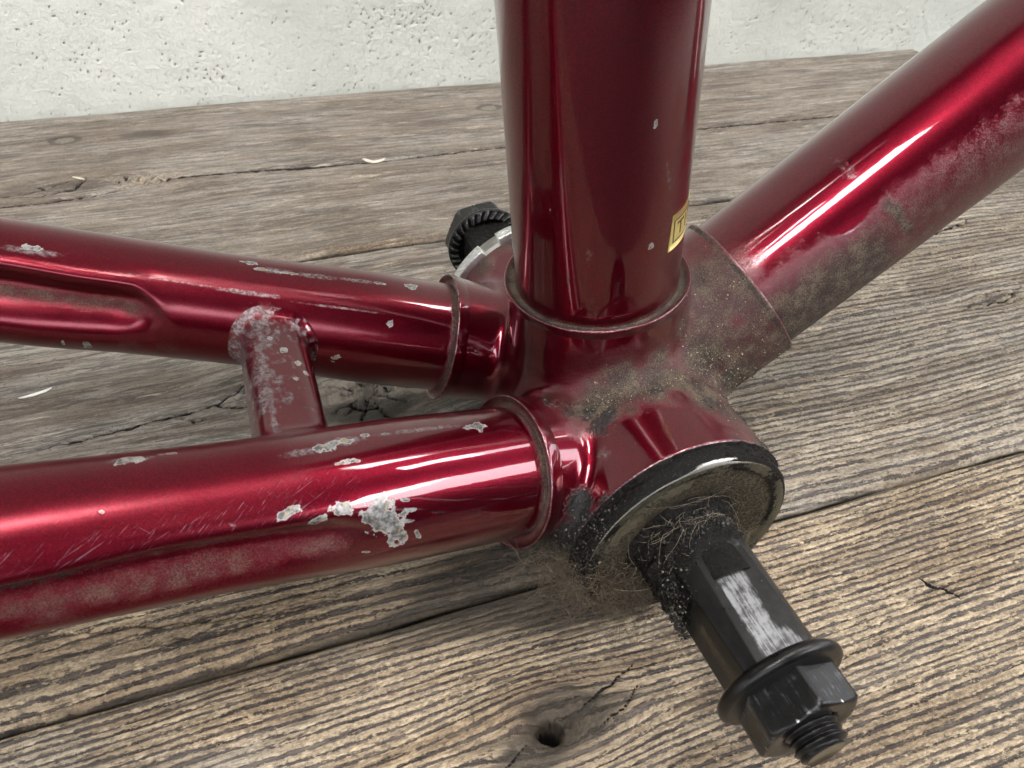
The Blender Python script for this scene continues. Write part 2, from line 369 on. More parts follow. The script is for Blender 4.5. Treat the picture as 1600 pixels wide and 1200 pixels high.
def plank_near(u, v):
    ph = v + 2.2 * noise(u / 130., v / 60., 1.) + .5 * noise(u / 34., v / 9., 2.) + .16 * noise(u / 9., v / 2.5, 3.)
    ph = knot_warp(u, v, ph, [(-27, -51.5, 15, 7.5, .85), (-44, -57.5, 10, 4, .4)])
    rp = wood_common(u, v, ph, 1.5, 10.)
    w = .10 + .25 * sstep(.1, .6, noise(u / 40., v / 9., 6.)) + .35 * sstep(-40, -90, u) * sstep(-.2, .4, noise(u / 22., v / 7., 4.))
    lv = .5 + .5 * np.sin(2 * np.pi * rp)
    hd = np.hypot((u + 27.6), (v + 51.2) * 1.15); nd = hd + 1.2 * noise(u * .35, v * .35, 2.)
    hole = 1 - sstep(1.2, 5.6, nd); deep = 1 - sstep(1.0, 2.5, np.hypot(u + 28.0, (v + 52.2)) + .4 * noise(u * .9, v * .9, 5.))
    h = .20 * lv - 1.7 * hole - 6.5 * deep + .5 * np.exp(-((hd - 6.4) / 1.8) ** 2)
    cr = np.maximum(crack(u, v, [(-22, -50.5), (-17, -48.5), (-10, -46.)], .28), crack(u, v, [(-32, -53), (-40, -57), (-52, -58.5)], .35))
    cr = np.maximum(cr, crack(u, v, [(-20, -54), (-14, -52), (-10, -49)], .22))
    cr = np.maximum(cr, .9 * crack(u, v, [(51.5, -47), (53.5, -49.5), (55.8, -51.5), (56, -53.5)], .45, jag=1.2))
    cr = np.maximum(cr, deep)
    h -= .8 * cr
    nz = noise(u / 14., v / 4., 8.)
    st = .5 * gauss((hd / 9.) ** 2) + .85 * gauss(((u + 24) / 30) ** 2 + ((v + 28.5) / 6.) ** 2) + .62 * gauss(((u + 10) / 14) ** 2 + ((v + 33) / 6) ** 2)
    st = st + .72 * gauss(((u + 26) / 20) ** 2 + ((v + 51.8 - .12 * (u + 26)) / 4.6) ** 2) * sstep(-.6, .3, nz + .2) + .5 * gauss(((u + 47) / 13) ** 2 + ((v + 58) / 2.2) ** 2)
    st = st + .5 * gauss(((u + 67) / 6) ** 2 + ((v + 38.5) / 2.) ** 2)
    st = st + .5 * sstep(-28.6, -26.2, v)
    ru = np.maximum(hole * sstep(-.5, .2, u + 30 - .6 * (v + 51)), 1.0 * gauss((hd / 5.) ** 2))
    return dict(h=h, gc=np.stack([u, ph, rp], -1), w_grey=np.clip(w, 0, 1), w_crack=cr, w_stain=np.clip(st, 0, 1), w_rust=np.clip(ru, 0, 1), w_line=np.full(u.shape, 1.))

def plank_mid(u, v):
    ph = v + 4.0 * noise(u / 150., v / 70., 11.) + .7 * noise(u / 40., v / 10., 12.) + .2 * noise(u / 10., v / 2.5, 13.)
    KB, KR = (-42., 36.5), (146., 26.)
    ph = knot_warp(u, v, ph, [(KB[0], KB[1], 30, 20, .9), (KR[0], KR[1], 12, 6, .85), (130, 55, 30, 14, .4)])
    ph = ph + .05 * (u - 40) * sstep(-60, 0, u) * sstep(-10, 20, v) * .3
    rp = wood_common(u, v, ph, 2.1, 30.)
    lv = .5 + .5 * np.sin(2 * np.pi * rp)
    left, low = 1 - sstep(-10, 40, u), 1 - sstep(-2, 14, v)
    nz = noise(u / 30., v / 9., 14.)
    w = .60 + .18 * nz + .38 * left * (1 - low) - .55 * left * low + .25 * sstep(60, 104, v)
    line = 1 - .85 * left * sstep(2, 18, v) - .25 * sstep(60, 100, v)
    rd = np.hypot(u - KB[0], (v - KB[1]) * 1.05); an = np.arctan2(v - KB[1], u - KB[0])
    core = 1 - sstep(9, 15, rd + 2 * noise(u * .15, v * .15, 6.))
    rp = rp * (1 - core) + core * (rd / 3.2 + .3 * noise(u * .2, v * .2, 4.))
    cr = crack(u, v, [(-114, 39.2), (-102.4, 40.2), (-89, 41.6), (-82, 42.2), (-76.3, 43.4), (-72, 46.5), (-68, 51.5)], .75, jag=.7)
    cr = np.maximum(cr, crack(u, v, [(-77.5, 42.6), (-69.9, 40.6), (-63, 40.5), (-56, 37)], .45, jag=.9))
    cr = np.maximum(cr, .8 * crack(u, v, [(-86, 40.8), (-81, 38.8), (-78, 39.2)], .3, jag=.7))
    cr = np.maximum(cr, .8 * crack(u, v, [(-74, 42), (-70, 46), (-60, 50)], .3, jag=1.))
    rs = np.random.default_rng(5)
    for k in range(11):
        a0 = k * 2 * np.pi / 11 + rs.uniform(-.2, .2); r1 = rs.uniform(8, 14.5); r0 = rs.uniform(.3, 2.5)
        am = a0 + rs.uniform(-.15, .15); a1 = am + rs.uniform(-.15, .15)
        pts = [(KB[0] + r * math.cos(a), KB[1] + r * math.sin(a)) for r, a in ((r0, a0), (.55 * r1, am), (r1, a1))]
        cr = np.maximum(cr, crack(u, v, pts, rs.uniform(.16, .40), jag=.9))
    ringc = (1 - sstep(.25, .6, abs(rd - 5.2 + .8 * noise(an * 2.5, 3.)))) * sstep(.0, .25, noise(an * 1.2, 1.7) + .12)
    cr = np.maximum(cr, ringc * core)
    cr = np.maximum(cr, .85 * crack(u, v, [(133, 25.5), (141, 24.5), (147, 24), (152, 25), (160, 29)], .5, jag=1.1))
    cr = np.maximum(cr, .8 * crack(u, v, [(143, 25.5), (147, 29.5), (151, 29), (153, 25.5)], .38, jag=.8))
    cr = np.maximum(cr, .9 * crack(u, v, [(150, 66), (158, 63.5), (166, 64.5), (176, 67)], 1.1, jag=1.6))
    cr = np.maximum(cr, .8 * crack(u, v, [(100, 61), (128, 58), (148, 60)], .5, jag=1.4))
    cr = np.maximum(cr, .5 * crack(u, v, [(-112, -9), (-90, -13), (-70, -17)], .4, jag=.8))
    h = .20 * lv * line + .5 * core * noise(u / 6., v / 6., 4.) + .4 * noise(u / 40., v / 14., 5.) - 1.6 * cr
    h = h + .25 * left * sstep(2, 18, v) * noise(u / 7., v / 3., 21.)
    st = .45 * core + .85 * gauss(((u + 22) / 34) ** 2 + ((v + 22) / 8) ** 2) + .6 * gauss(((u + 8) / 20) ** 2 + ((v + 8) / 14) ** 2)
    st = st + .35 * left * (1 - low) * sstep(-.2, .5, nz) + .55 * sstep(-22.8, -25.3, v + .8 * nz) * (1 - .5 * sstep(40, 80, u)) + .35 * gauss(((u - 150) / 10) ** 2 + ((v - 27) / 2.6) ** 2)
    return dict(h=h, gc=np.stack([u, ph, rp], -1), w_grey=np.clip(w, 0, 1), w_crack=cr, w_stain=np.clip(st, 0, 1), w_rust=np.zeros(u.shape), w_line=np.clip(line, 0, 1))

def plank_far(u, v):
    ph = v + 4. * noise(u / 170., v / 60., 41.) + .8 * noise(u / 45., v / 10., 42.) + .25 * noise(u / 12., v / 3., 43.)
    KC = (-119., 171.)
    ph = knot_warp(u, v, ph, [(KC[0], KC[1], 22, 9, .8), (-126, 212, 9, 4, .6), (42, 206, 9, 4, .6)])
    rp = wood_common(u, v, ph, 1.9, 60.)
    lv = .5 + .5 * np.sin(2 * np.pi * rp)
    nz = noise(u / 50., v / 12., 44.)
    back = sstep(160, 172, v)
    w = .86 + .22 * nz + .0 * back
    line = .42 + .2 * nz - .12 * back
    cr = crack(u, v, [(-90, 167.2), (-84.8, 168.8), (-60, 168.), (-35, 166.), (-12, 165.), (12, 165.3), (34, 165.4), (100, 163.4), (194, 161.6), (260, 161)], 1.1, False, .5)
    for pts, wd in (([(-150, 167), (-135, 167.8), (-127, 169.5), (-119, 173)], .45), ([(-135, 164.8), (-126, 165.2), (-118, 167), (-115.5, 172), (-115.8, 176)], .55),
                    ([(-116, 171), (-110, 174.5), (-107, 177)], .55), ([(-152, 160), (-130, 159.6), (-112, 161), (-100, 164.5)], .5),
                    ([(-128, 169.5), (-130, 172), (-127, 173.5)], .35), ([(-105, 168), (-102, 172), (-103, 174)], .35)):
        cr = np.maximum(cr, crack(u, v, pts, wd * 1.7, jag=1.))
    fr = gauss(((u + 96) / 10) ** 2 + ((v - 169) / 4.5) ** 2)
    h = .16 * lv * line + .5 * noise(u / 60., v / 10., 46.) + .12 * noise(u / 12., v / 2., 48.) - 1.2 * cr + fr * .9 * np.sin((u + .6 * v) * 1.5 + 2 * noise(u * .2, v * .2, 3.)) + .8 * gauss(((u + 116) / 12) ** 2 + ((v - 170) / 5) ** 2)
    h = h - .5 * (1 - sstep(0, 1.2, abs(v - 165.3))) * sstep(-85, -70, u)
    st = .42 * sstep(-.1, .5, noise(u / 28., v / 6., 51.)) * (.5 + .5 * back) + .2 * sstep(0, .6, nz) * back + .45 * gauss(((u + 118) / 11) ** 2 + ((v - 170) / 4.) ** 2)
    for (a, b) in ((-126, 211.8), (42.5, 206)):
        d = np.hypot((u - a) / 1.5, v - b); st = st + .8 * gauss(((d - 3.2) / 1.) ** 2); h = h - .8 * gauss((d / 3.4) ** 2)
    w = w - .5 * fr; line = line + .4 * fr
    edge = sstep(109., 105.5, v)
    w = w - .75 * edge * sstep(-.4, .1, noise(u / 40., 3., 7.)); st = st + .35 * edge * sstep(106.5, 104.5, v)
    return dict(h=h, gc=np.stack([u, ph, rp], -1), w_grey=np.clip(w, 0, 1), w_crack=np.clip(cr, 0, 1), w_stain=np.clip(st, 0, 1), w_rust=np.zeros(u.shape), w_line=np.clip(line, 0, 1))

UEND = 301.
plank(plank_near, nonuni(-420, -118, 132, UEND, .36, 3.), -112., -26.35, .36, rnd=(3., 1.6))
plank(plank_mid, nonuni(-420, -142, 270, UEND, .48, 3.), -25.25, 103.1, .48, rnd=(4.5, 3.))
far_plank = plank(plank_far, nonuni(-420, -190, UEND - 2, UEND, .62, 3.), 104.7, 236., .62, rnd=(3.5, 1.2))

RUSTN = mat_plain("old_screw", (0.16, 0.145, 0.115), .7, .3, .4, 1.5, .2)
for (a, b) in ((-126, 211.8), (42.5, 206)):
    pr = [(-2., 3.3), (-.35, 3.3), (-.1, 3.0), (.02, 2.2), (-.03, 1.), (-.05, 0.02)]
    V, F = lathe((a, b, -.35), (0, 0, 1), (1, 0, 0), pr, 20); V = V.copy(); V[..., 0] = a + (V[..., 0] - a) * 1.15
    mk("nail_head", V, F, RUSTN, far_plank)

# wall of rough render behind the deck
def make_wall():
    xs = nonuni(-900, -215, 520, 900, .8, 12.); zs = nonuni(-424, -6, 72, 2300, .8, 14.)
    X, Z = np.meshgrid(xs, zs, indexing='ij')
    p = fbm(X * .72 + 2 * noise(X * .1, Z * .1), Z * .95, 5., 3) + .28 * noise(X * .05, Z * .05, 2.)
    pit = sstep(.36, .85, p); dep = .16 * fbm(X * .22, Z * .22, 9., 3)
    Yv = 238.6 + .0 * X - dep + pit * .6
    fl = (X > -215) & (X < 520) & (Z > -6) & (Z < 72); Yv = np.where(fl, Yv, 238.6); 
    V = np.stack([X, Yv, Z], -1)
    return V, gridF(*X.shape, flip=False), np.where(fl, pit, sstep(.75, 1.2, p))
V, F, pit = make_wall()
wall = mk("wall", V, F, WALLM, None, {"w_pit": pit})
wall.rotation_euler.z = YAW
tag(wall, "pale rough rendered wall full of dark pits behind the wooden deck", "wall")

def plane_obj(name, x0, x1, y0, y1, z, mat, n=8):
    X, Y = np.meshgrid(np.linspace(x0, x1, n), np.linspace(y0, y1, n), indexing='ij')
    return mk(name, np.stack([X, Y, 0 * X + z + 0 * X], -1), gridF(n, n), mat)
GROUND = mat_plain("dark_ground", (0.028, 0.026, 0.023), .9, 0, .4, .03, 2.)
g = plane_obj("ground", -9000, 9000, -9000, 9000, -424, GROUND); g["kind"] = "structure"
# ------------------------------------------------------------------ the bicycle frame (local axes: seat tube +z, axle along y, mm)
bike = empty("bicycle_frame"); bike.rotation_euler.y = -TILT; bike.location = (0, 0, 20.35 * MM)
tag(bike, "dark red lugged bicycle frame with scratched paint and a greasy axle, standing on the deck", "bicycle frame")
CS, SPL, SY, DTA = .398, .135, 15.65, 1.038
AX_N = np.array([-math.cos(CS) * math.cos(SPL), -math.sin(SPL), math.sin(CS) * math.cos(SPL)]); P_N = np.array([0, -SY, -.4])
AX_F = AX_N * np.array([1, -1, 1]); P_F = P_N * np.array([1, -1, 1])
AX_D = np.array([math.sin(DTA), 0, math.cos(DTA)]); AX_S = np.array([0, 0, 1.]); AX_Y = np.array([0, 1., 0]); O3 = np.zeros(3)

def smin(a, b, k):
    h = np.clip(.5 + .5 * (b - a) / k, 0, 1); return b + (a - b) * h - k * h * (1 - h)

def capcyl(r, s, R, s0, s1, e):
    a = r - R + e; b = np.maximum(s - s1, s0 - s) + e
    return np.minimum(np.maximum(a, b), 0) + np.hypot(np.maximum(a, 0), np.maximum(b, 0)) - e

def lug_sdf(x, y, z):
    shell = capcyl(np.hypot(x, z), y, 20., -34.1, 34.1, .35)
    seat = capcyl(np.hypot(x, y), z, 15.95, 0, 29.9, .25)
    s = x * AX_D[0] + z * AX_D[2]; r = np.sqrt(np.maximum(x * x + y * y + z * z - s * s, 0))
    dt = capcyl(r, s, 15.35, 0, 35.2, .25)
    d = smin(smin(seat, dt, 4.), shell, 4.5)
    for A, P in ((AX_N, P_N), (AX_F, P_F)):
        X, Y, Z = x - P[0], y - P[1], z - P[2]; s = X * A[0] + Y * A[1] + Z * A[2]; r = np.sqrt(np.maximum(X * X + Y * Y + Z * Z - s * s, 0))
        t = np.clip((s - 16) / 11, 0, 1); d = smin(d, capcyl(r, s, 12.2 + .55 * t * t, 0, 26.8, .2), 2.6)
    return d

def sdf_grad(V, fn=lug_sdf, e=.05):
    x, y, z = V.T
    return np.stack([fn(x + e, y, z) - fn(x - e, y, z), fn(x, y + e, z) - fn(x, y - e, z), fn(x, y, z + e) - fn(x, y, z - e)], -1) / (2 * e)

def surface_net(lo, hi, st, fn=lug_sdf):
    ax = [np.arange(a, b + st, st) for a, b in zip(lo, hi)]
    X, Y, Z = np.meshgrid(*ax, indexing='ij', sparse=True)
    D = fn(X, Y, Z).astype(np.float32); S = D < 0
    nx, ny, nz = [n - 1 for n in D.shape]
    cnt = np.zeros((nx, ny, nz), np.int8)
    for i in (0, 1):
        for j in (0, 1):
            for k in (0, 1): cnt += S[i:nx + i, j:ny + j, k:nz + k]
    act = np.argwhere((cnt > 0) & (cnt < 8)); idx = np.full((nx, ny, nz), -1, np.int32); idx[tuple(act.T)] = np.arange(len(act))
    acc = np.zeros((len(act), 3)); num = np.zeros(len(act))
    cs = [(i, j, k) for i in (0, 1) for j in (0, 1) for k in (0, 1)]
    for a in cs:
        for b in cs:
            if a < b and sum(abs(p - q) for p, q in zip(a, b)) == 1:
                A, B = act + a, act + b; da, db = D[tuple(A.T)], D[tuple(B.T)]; m = (da < 0) != (db < 0)
                t = np.where(m, da / np.where(m, da - db, 1), 0)[:, None]; acc += np.where(m[:, None], A + (B - A) * t, 0); num += m
    V = acc / num[:, None] * st + np.array(lo)
    F = []
    for axis in range(3):
        o1, o2 = [(1, 2), (2, 0), (0, 1)][axis]
        s0 = [slice(None)] * 3; s1 = [slice(None)] * 3; s0[axis] = slice(0, -1); s1[axis] = slice(1, None)
        ch = S[tuple(s0)] != S[tuple(s1)]; e = np.argwhere(ch)
        e = e[(e[:, o1] > 0) & (e[:, o2] > 0) & (e[:, o1] < D.shape[o1] - 1) & (e[:, o2] < D.shape[o2] - 1)]
        d1 = np.zeros(3, int); d1[o1] = 1; d2 = np.zeros(3, int); d2[o2] = 1
        q = np.stack([idx[tuple((e - d1 - d2).T)], idx[tuple((e - d2).T)], idx[tuple(e.T)], idx[tuple((e - d1).T)]], -1)
        fl = ~S[tuple(e.T)]; q[fl] = q[fl][:, ::-1]; F.append(q)
    F = np.concatenate(F); F = F[(F >= 0).all(1)]
    for _ in range(4):
        d = fn(*V.T); G = sdf_grad(V, fn); V = V - (d / np.maximum((G * G).sum(1), .25))[:, None] * G * .85
    G = sdf_grad(V, fn); G /= np.linalg.norm(G, axis=1)[:, None]
    return V, F, G

def blobs(V, L):
    out = np.zeros(V.shape[:-1])
    for (c, r, w) in L: out = np.maximum(out, w * np.exp(-(((V - np.array(c)) ** 2).sum(-1)) / (r * r)))
    return out

DUSTB = [((-7.5, -18.8, 18.6), 5.5, 1.1), ((-3, -18, 21), 5.5, 1.0), ((-11, -17.5, 19.5), 4.5, .9), ((3, -19, 20.5), 5.5, 1.), ((11, -21, 17), 6, 1.), ((-4, -22.5, 19.6), 2.6, .8), ((3, -24, 19.8), 2.2, .7), ((9, -24, 18), 5, .95), ((-13.5, -21, 17), 2.5, .6), ((5, -16, 22), 4, .85), ((-12.5, -16, 19.2), 4.5, .72), ((1, -20.5, 20), 5, .95), ((6.6, -19.5, 19), 6.5, .95), ((15, -14, 17), 8, 1.),
         ((22, -14, 10), 10, 1.), ((17.7, -5, 27.4), 6, .9), ((12, -12, 24), 5, .85), ((27, -9, 21), 7, .8), ((30, -3, 25), 7, .6), ((12, -26, 16), 6, .85),
         ((17, -30, 10), 7, .9), ((9.5, -33, 17.5), 3.5, .62), ((18, -18, 4), 9, .95), ((-12, 32, 16), 4.5, .85), ((-4, 33, 19), 5, .85), ((-9, 22, 20), 4, .45), ((26, 0, 26), 5, .4)]
CLEANB = [((20.0, -13.0, 23.2), 1.0, .36), ((21.5, -12.9, 22.3), 1.2, .34), ((22.8, -12.6, 21.5), 1.2, .36), ((24.4, -12.2, 20.6), 1.1, .38), ((4.7, -22.6, 19.4), 1.6, .7), ((-1, -29.5, 20), 4.6, 1.), ((-8, -27.5, 18), 3.8, 1.), ((-1, -25.5, 20), 1.8, .5), ((3, -31.5, 19.8), 2.6, .7), ((-7, 27, 18.5), 3., .8)]
GREB = [((-7.5, -21.5, 18.4), 2.2, .68), ((-10.5, -19, 18.6), 2.6, .6), ((2, -20.5, 20), 2.5, .5), ((-13.5, -18, 18.6), 2, .55), ((10, -25, 17.3), 3, .5), ((17, -24, 11), 4, .6), ((20, -16, 11), 3.5, .55), ((-16.8, -31, 11), 3.2, .95), ((-17, -32.5, 10), 4., .75), ((-18.5, -34, 5), 5.5, 1.), ((-19.5, -31, 0), 6, .95), ((-14, -34, 14), 2.4, .55), ((-15, -34, -10), 9, 1.), ((-21, -22, -2), 7, .7), ((-17, -20, -10), 10, .8), ((16, -34, 12), 3.5, .8), ((20, -34, 4), 5, .7),
        ((-9.5, -22.5, 17.8), 3., .6), ((-15.5, -15, 19), 2.2, .55), ((-18, -27, 8), 1.6, .5), ((-17, -21.3, 12.5), 1.2, .62)]

def make_lug():
    V, F, G = surface_net((-33, -36, -22), (41, 36, 31.5), .38)
    dust = np.clip(blobs(V, DUSTB) - 1.1 * blobs(V, CLEANB), 0, 1)
    dust = np.maximum(dust, .75 * sstep(8, 16, V[:, 0]) * sstep(6, -6, V[:, 1]) * (1 - blobs(V, CLEANB)))
    dust *= sstep(31., 25., V[:, 2] - .25 * V[:, 0]) * .9 + .1
    scr = .62 * blobs(V, [((-11, -27.2, 16.5), 2.0, 1.), ((-12.5, -27.5, 14), 2.0, .95), ((-6.5, -29, 18.4), 1.6, .6)])
    rimw = sstep(-33.65, -33.95, V[:, 1]) * sstep(19.4, 19.75, np.hypot(V[:, 0], V[:, 2])); scr = np.maximum(scr, .85 * rimw)
    return mk("bottom_bracket_shell", V, F, PAINT, bike, {"m_dust": dust, "m_scrape": scr, "m_grease": blobs(V, GREB), "m_chip": 0 * dust}, True, G)
lug = make_lug()

def tube(name, P, a, ref, s0, s1, R, fn=None, ds=.5, n=150, mask=None, far=None):
    a, u, w = frame_of(a, ref)
    s = np.arange(s0, s1, ds)
    if far: s = np.concatenate([s, np.arange(s1, far, 6.), [far]])
    th = np.linspace(-np.pi, np.pi, n, endpoint=False); Sg, Th = np.meshgrid(s, th, indexing='ij')
    r = fn(Sg, Th) if fn else R + 0 * Sg
    off = r[..., None] * (np.cos(Th)[..., None] * u + np.sin(Th)[..., None] * w)
    V = np.asarray(P) + Sg[..., None] * a + off
    A = {"sa": np.stack([Sg, Th * 10.5, 0 * Sg], -1).reshape(-1, 3)}
    for k, v in (mask(Sg, Th, V) if mask else {}).items(): A[k] = np.clip(v, 0, 1.5).ravel()
    Vx = V.reshape(-1, 3); F = [gridF(len(s), n, True)]
    c = len(Vx); Vx = np.concatenate([Vx, [np.asarray(P) + a * s[-1]]]); last = (len(s) - 1) * n + np.arange(n)
    F.append(np.stack([last, np.roll(last, -1), np.full(n, c)], -1))
    for k in A: A[k] = np.concatenate([A[k], A[k][-1:]])
    return mk(name, Vx, F, PAINT, bike, A)

def ell(S, A, L, R=10.4):
    """union field of ellipses (s, arc deg, half length, half width, turn deg): 1 at the centre, .5 on the outline"""
    out = np.zeros(S.shape)
    for (s, d, a, b, *rot) in L:
        t = math.radians(rot[0] if rot else 0); x = S - s; y = (A - math.radians(d)) * R
        q = ((x * math.cos(t) + y * math.sin(t)) / a) ** 2 + ((-x * math.sin(t) + y * math.cos(t)) / b) ** 2
        out = np.maximum(out, np.exp(-.693 * q))
    return out

def angd(t, t0): return (t - t0 + np.pi) % (2 * np.pi) - np.pi

# near chainstay: theta 0 = up, growing towards the outer (near) side
def near_r(S, T):
    k = sstep(45, 78, S); r = 11.1 - 1.15 * k * (1 - .25 * np.sin(T) ** 2)
    ridge = np.radians(58 + 9 * np.clip((62 - S) / 6.5, 0, 2.2) ** 1.5 + 6 * sstep(80, 98, S))
    d = np.degrees(angd(T, ridge)) ; win = sstep(52, 70, S)
    lip = np.exp(-((d + 7) / 9.) ** 2) * .35
    trough = sstep(-3, 9, d) * (1 - sstep(14, 56, d))
    return r + win * (lip - 2.9 * trough - .5 * np.exp(-((d - 45) / 26) ** 2))
NCHIP = [(54.4, 64, 2.1, 1.7), (55.3, 53, 1.7, 1.2, 30), (52.7, 78, 1.1, 1.5), (56.8, 60, 1.2, .9), (60.6, 51, 1.2, .75), (53.4, 71, .9, 1.3), (64.0, 57, 1.0, .5, 20), (66.9, 46.5, .9, .7), (68.2, 49, .8, .8), (49.4, 82, .35, 1.0, 30), (51.5, 52, .5, .18), (50.5, 60, .6, .2), (51, 68, .7, .2),
         (61.2, 1, 1.2, .75), (58.2, -3, 1.8, .55), (54.5, -6, .6, .35), (51.5, -4, .5, .25), (36.8, 0, 1.5, .75), (58.6, 17.5, 1.6, .35), (84.5, -17, 1.6, .9), (80.0, -20, 1.1, .3), (56.6, 92, .6, .25), (88, 28, .22, .22)]
def near_mask(S, T, V):
    sc = 1.0 * ell(S, T, [(46, -4, 8, .5), (58, -3, 3.5, .9), (64, 2, 3, .7), (84, -17, 2.6, .8)])
    ridge = np.radians(50 + 5 * sstep(80, 98, S)); d = np.degrees(angd(T, ridge))
    hat = noise(S * 1.0 + T * 7., T * 1.2 - S * .05, 3.); hat2 = noise(S * 2.6 + T * 17., T * 2.2, 8.)
    sc = np.maximum(sc, sstep(62, 70, S) * np.exp(-(d / 4.) ** 2) * (.16 + .5 * np.maximum(hat, hat2)))
    ht = .95 * sstep(58, 68, S) * np.exp(-((d + 3) / 9.) ** 2) + .55 * sstep(52, 60, S) * (1 - sstep(70, 80, S)) * np.exp(-((d + 18) / 16.) ** 2) + .3 * sstep(80, 92, S) * np.exp(-((d + 22) / 22) ** 2)
    
    dust = .44 * sstep(54, 62, S) * np.exp(-((np.degrees(T) - 84) / 12) ** 2) * (1 - .5 * sstep(75, 100, S)) + .42 * np.exp(-((np.degrees(T) - 98) / 9) ** 2) * sstep(60, 80, S)
    dust = np.maximum(dust, .62 * sstep(58, 66, S) * np.exp(-((np.degrees(T) - np.degrees(ridge) - 14) / 6) ** 2))
    dust = np.maximum(dust, .85 * (1 - sstep(27.5, 29.2, S))); dust = np.maximum(dust, .38 * ell(S, T, [(93, 102, 3, 2.2)]) * 1.4)
    gre = np.maximum(.62 * sstep(80, 96, S) * np.exp(-((np.degrees(T) - 72) / 7) ** 2), .7 * (1 - sstep(28, 33, S)) * sstep(85, 115, np.degrees(T)))
    dull = .19 * sstep(60, 70, S)
    return dict(m_chip=ell(S, T, NCHIP), m_scrape=sc, m_dust=dust, m_grease=gre, m_dull=dull, m_hatch=np.clip(ht, 0, 1))
_, UN, WN = frame_of(AX_N, (0, 0, 1)); _, UF, WF = frame_of(AX_F, (0, 0, 1))
SN = -1. if WN[1] > 0 else 1.; SF = -1. if WF[1] > 0 else 1.
near_stay = tube("chainstay", P_N, AX_N, (0, 0, 1), 18, 125, 11.1, lambda S, T: near_r(S, SN * T), .4, 180, lambda S, T, V: near_mask(S, SN * T, V), 330)
near_stay["label"] = "near chainstay with flaked paint chips and a long outer dent"

def far_r(S, T):
    k = sstep(40, 70, S); r = 11.1 - .9 * k
    d0 = np.radians(46 + 36 * np.clip((84 - S) / 7., 0, 1.2) ** 1.6 - 3 * sstep(90, 104, S)); d = np.degrees(angd(T, d0)); win = sstep(76, 88, S)
    return r + win * (.3 * np.exp(-((d + 8) / 9) ** 2) - 3.0 * sstep(-4, 12, d) * (1 - sstep(18, 62, d))) + .9 * sstep(82, 100, S) * np.exp(-((np.degrees(T) - 112) / 30) ** 2)
FCHIP = [(66.3, -5, 1.3, .6), (37.2, 0, 1.0, .75), (41.2, 47, .8, .5), (50.2, 90, .9, .16, 15), (50.0, 94, .8, .14, 15), (49.6, 87, .5, .2), (90.6, 113, .55, 1.1), (64.2, 4, 1.8, .35), (59.5, 5, 1.4, .3), (43, 3, 1.2, .3), (99, 20, 1.6, .5), (92.5, 113, .12, .9), (94., 111, .12, .8)]
def far_mask(S, T, V):
    D = np.degrees(T)
    sc = ell(S, T, [(62.5, 3, 3.2, .9), (55, 4, 4, .7), (47, 3, 4, .6), (66, 35, 6, .45), (50, 38, 8, .25), (78, 33, 12, .2), (99, 24, 4, .8)])
    ht = .4 * sstep(60, 80, S) * np.exp(-((D - 34) / 22) ** 2) + .25 * np.exp(-((D - 40) / 25) ** 2) * (1 - sstep(55, 65, S))
    gr = .6 * ell(S, T, [(63, 58, 5.0, 3.6)])
    dust = .66 * sstep(76, 84, S) * np.exp(-((D - 66) / 10) ** 2)
    dust = np.maximum(dust, .85 * (1 - sstep(28.3, 30., S))); dust = np.maximum(dust, .5 * ell(S, T, [(79, 112, 3, 2), (84, 110, 1.5, 2)]))
    return dict(m_chip=ell(S, T, FCHIP), m_scrape=np.maximum(sc, gr), m_dust=dust, m_grease=0 * S, m_dull=.15 * sstep(34, 48, S), m_hatch=ht)
far_stay = tube("chainstay", P_F, AX_F, (0, 0, 1), 18, 125, 11.1, lambda S, T: far_r(S, SF * T), .45, 160, lambda S, T, V: far_mask(S, SF * T, V), 330)
far_stay["label"] = "far chainstay with a long dent on its inner side"

# down tube and seat tube
def dt_mask(S, T, V):
    N = (V - S[..., None] * AX_D) / 14.3
    f = sstep(.80, .15, N[..., 2] + .0009 * (S - 36)) * sstep(.2, -.3, N[..., 1])
    dust = f * (.92 - .35 * sstep(55, 62, S) + .05 * noise(S * .2, T * 3, 1.)) * (1 - .15 * sstep(62, 80, S))
    dust = np.maximum(dust, .30 * (1 - sstep(36, 44, S)) * sstep(.4, -.3, N[..., 1]))
    dust = np.maximum(dust, .85 * (1 - sstep(35.6, 37., S)))
    P = V
    dust = np.maximum(dust, .86 * np.exp(-((P[..., 0] * AX_D[0] + P[..., 2] * AX_D[2] - 62 + 3. * (N[..., 2] - .4) + .8 * noise(S * .8, N[..., 2] * 12, 5.)) / 1.5) ** 2) * sstep(.6, .45, N[..., 2]) * sstep(-.1, .05, N[..., 2]) * (N[..., 1] < 0))
    dust = dust - .55 * np.exp(-(((S - 55) / 3.) ** 2 + ((N[..., 2] - .55) / .12) ** 2)) * (N[..., 1] < 0)
    dust = dust - .6 * np.exp(-(((S - 59.4) / 1.3) ** 2 + ((N[..., 2] - .66) / .07) ** 2)) * (N[..., 1] < 0)
    sc = .62 * np.exp(-(((S - 60.3) / 1.9) ** 2 + ((N[..., 2] - .79) / .10) ** 2)) * (N[..., 1] < 0)
    return dict(m_dust=np.clip(dust, 0, 1.2), m_scrape=sc, m_chip=0 * S, m_grease=0 * S)
tube("down_tube", O3, AX_D, (0, 1, 0), 18, 105, 14.3, None, .55, 170, dt_mask, 360)

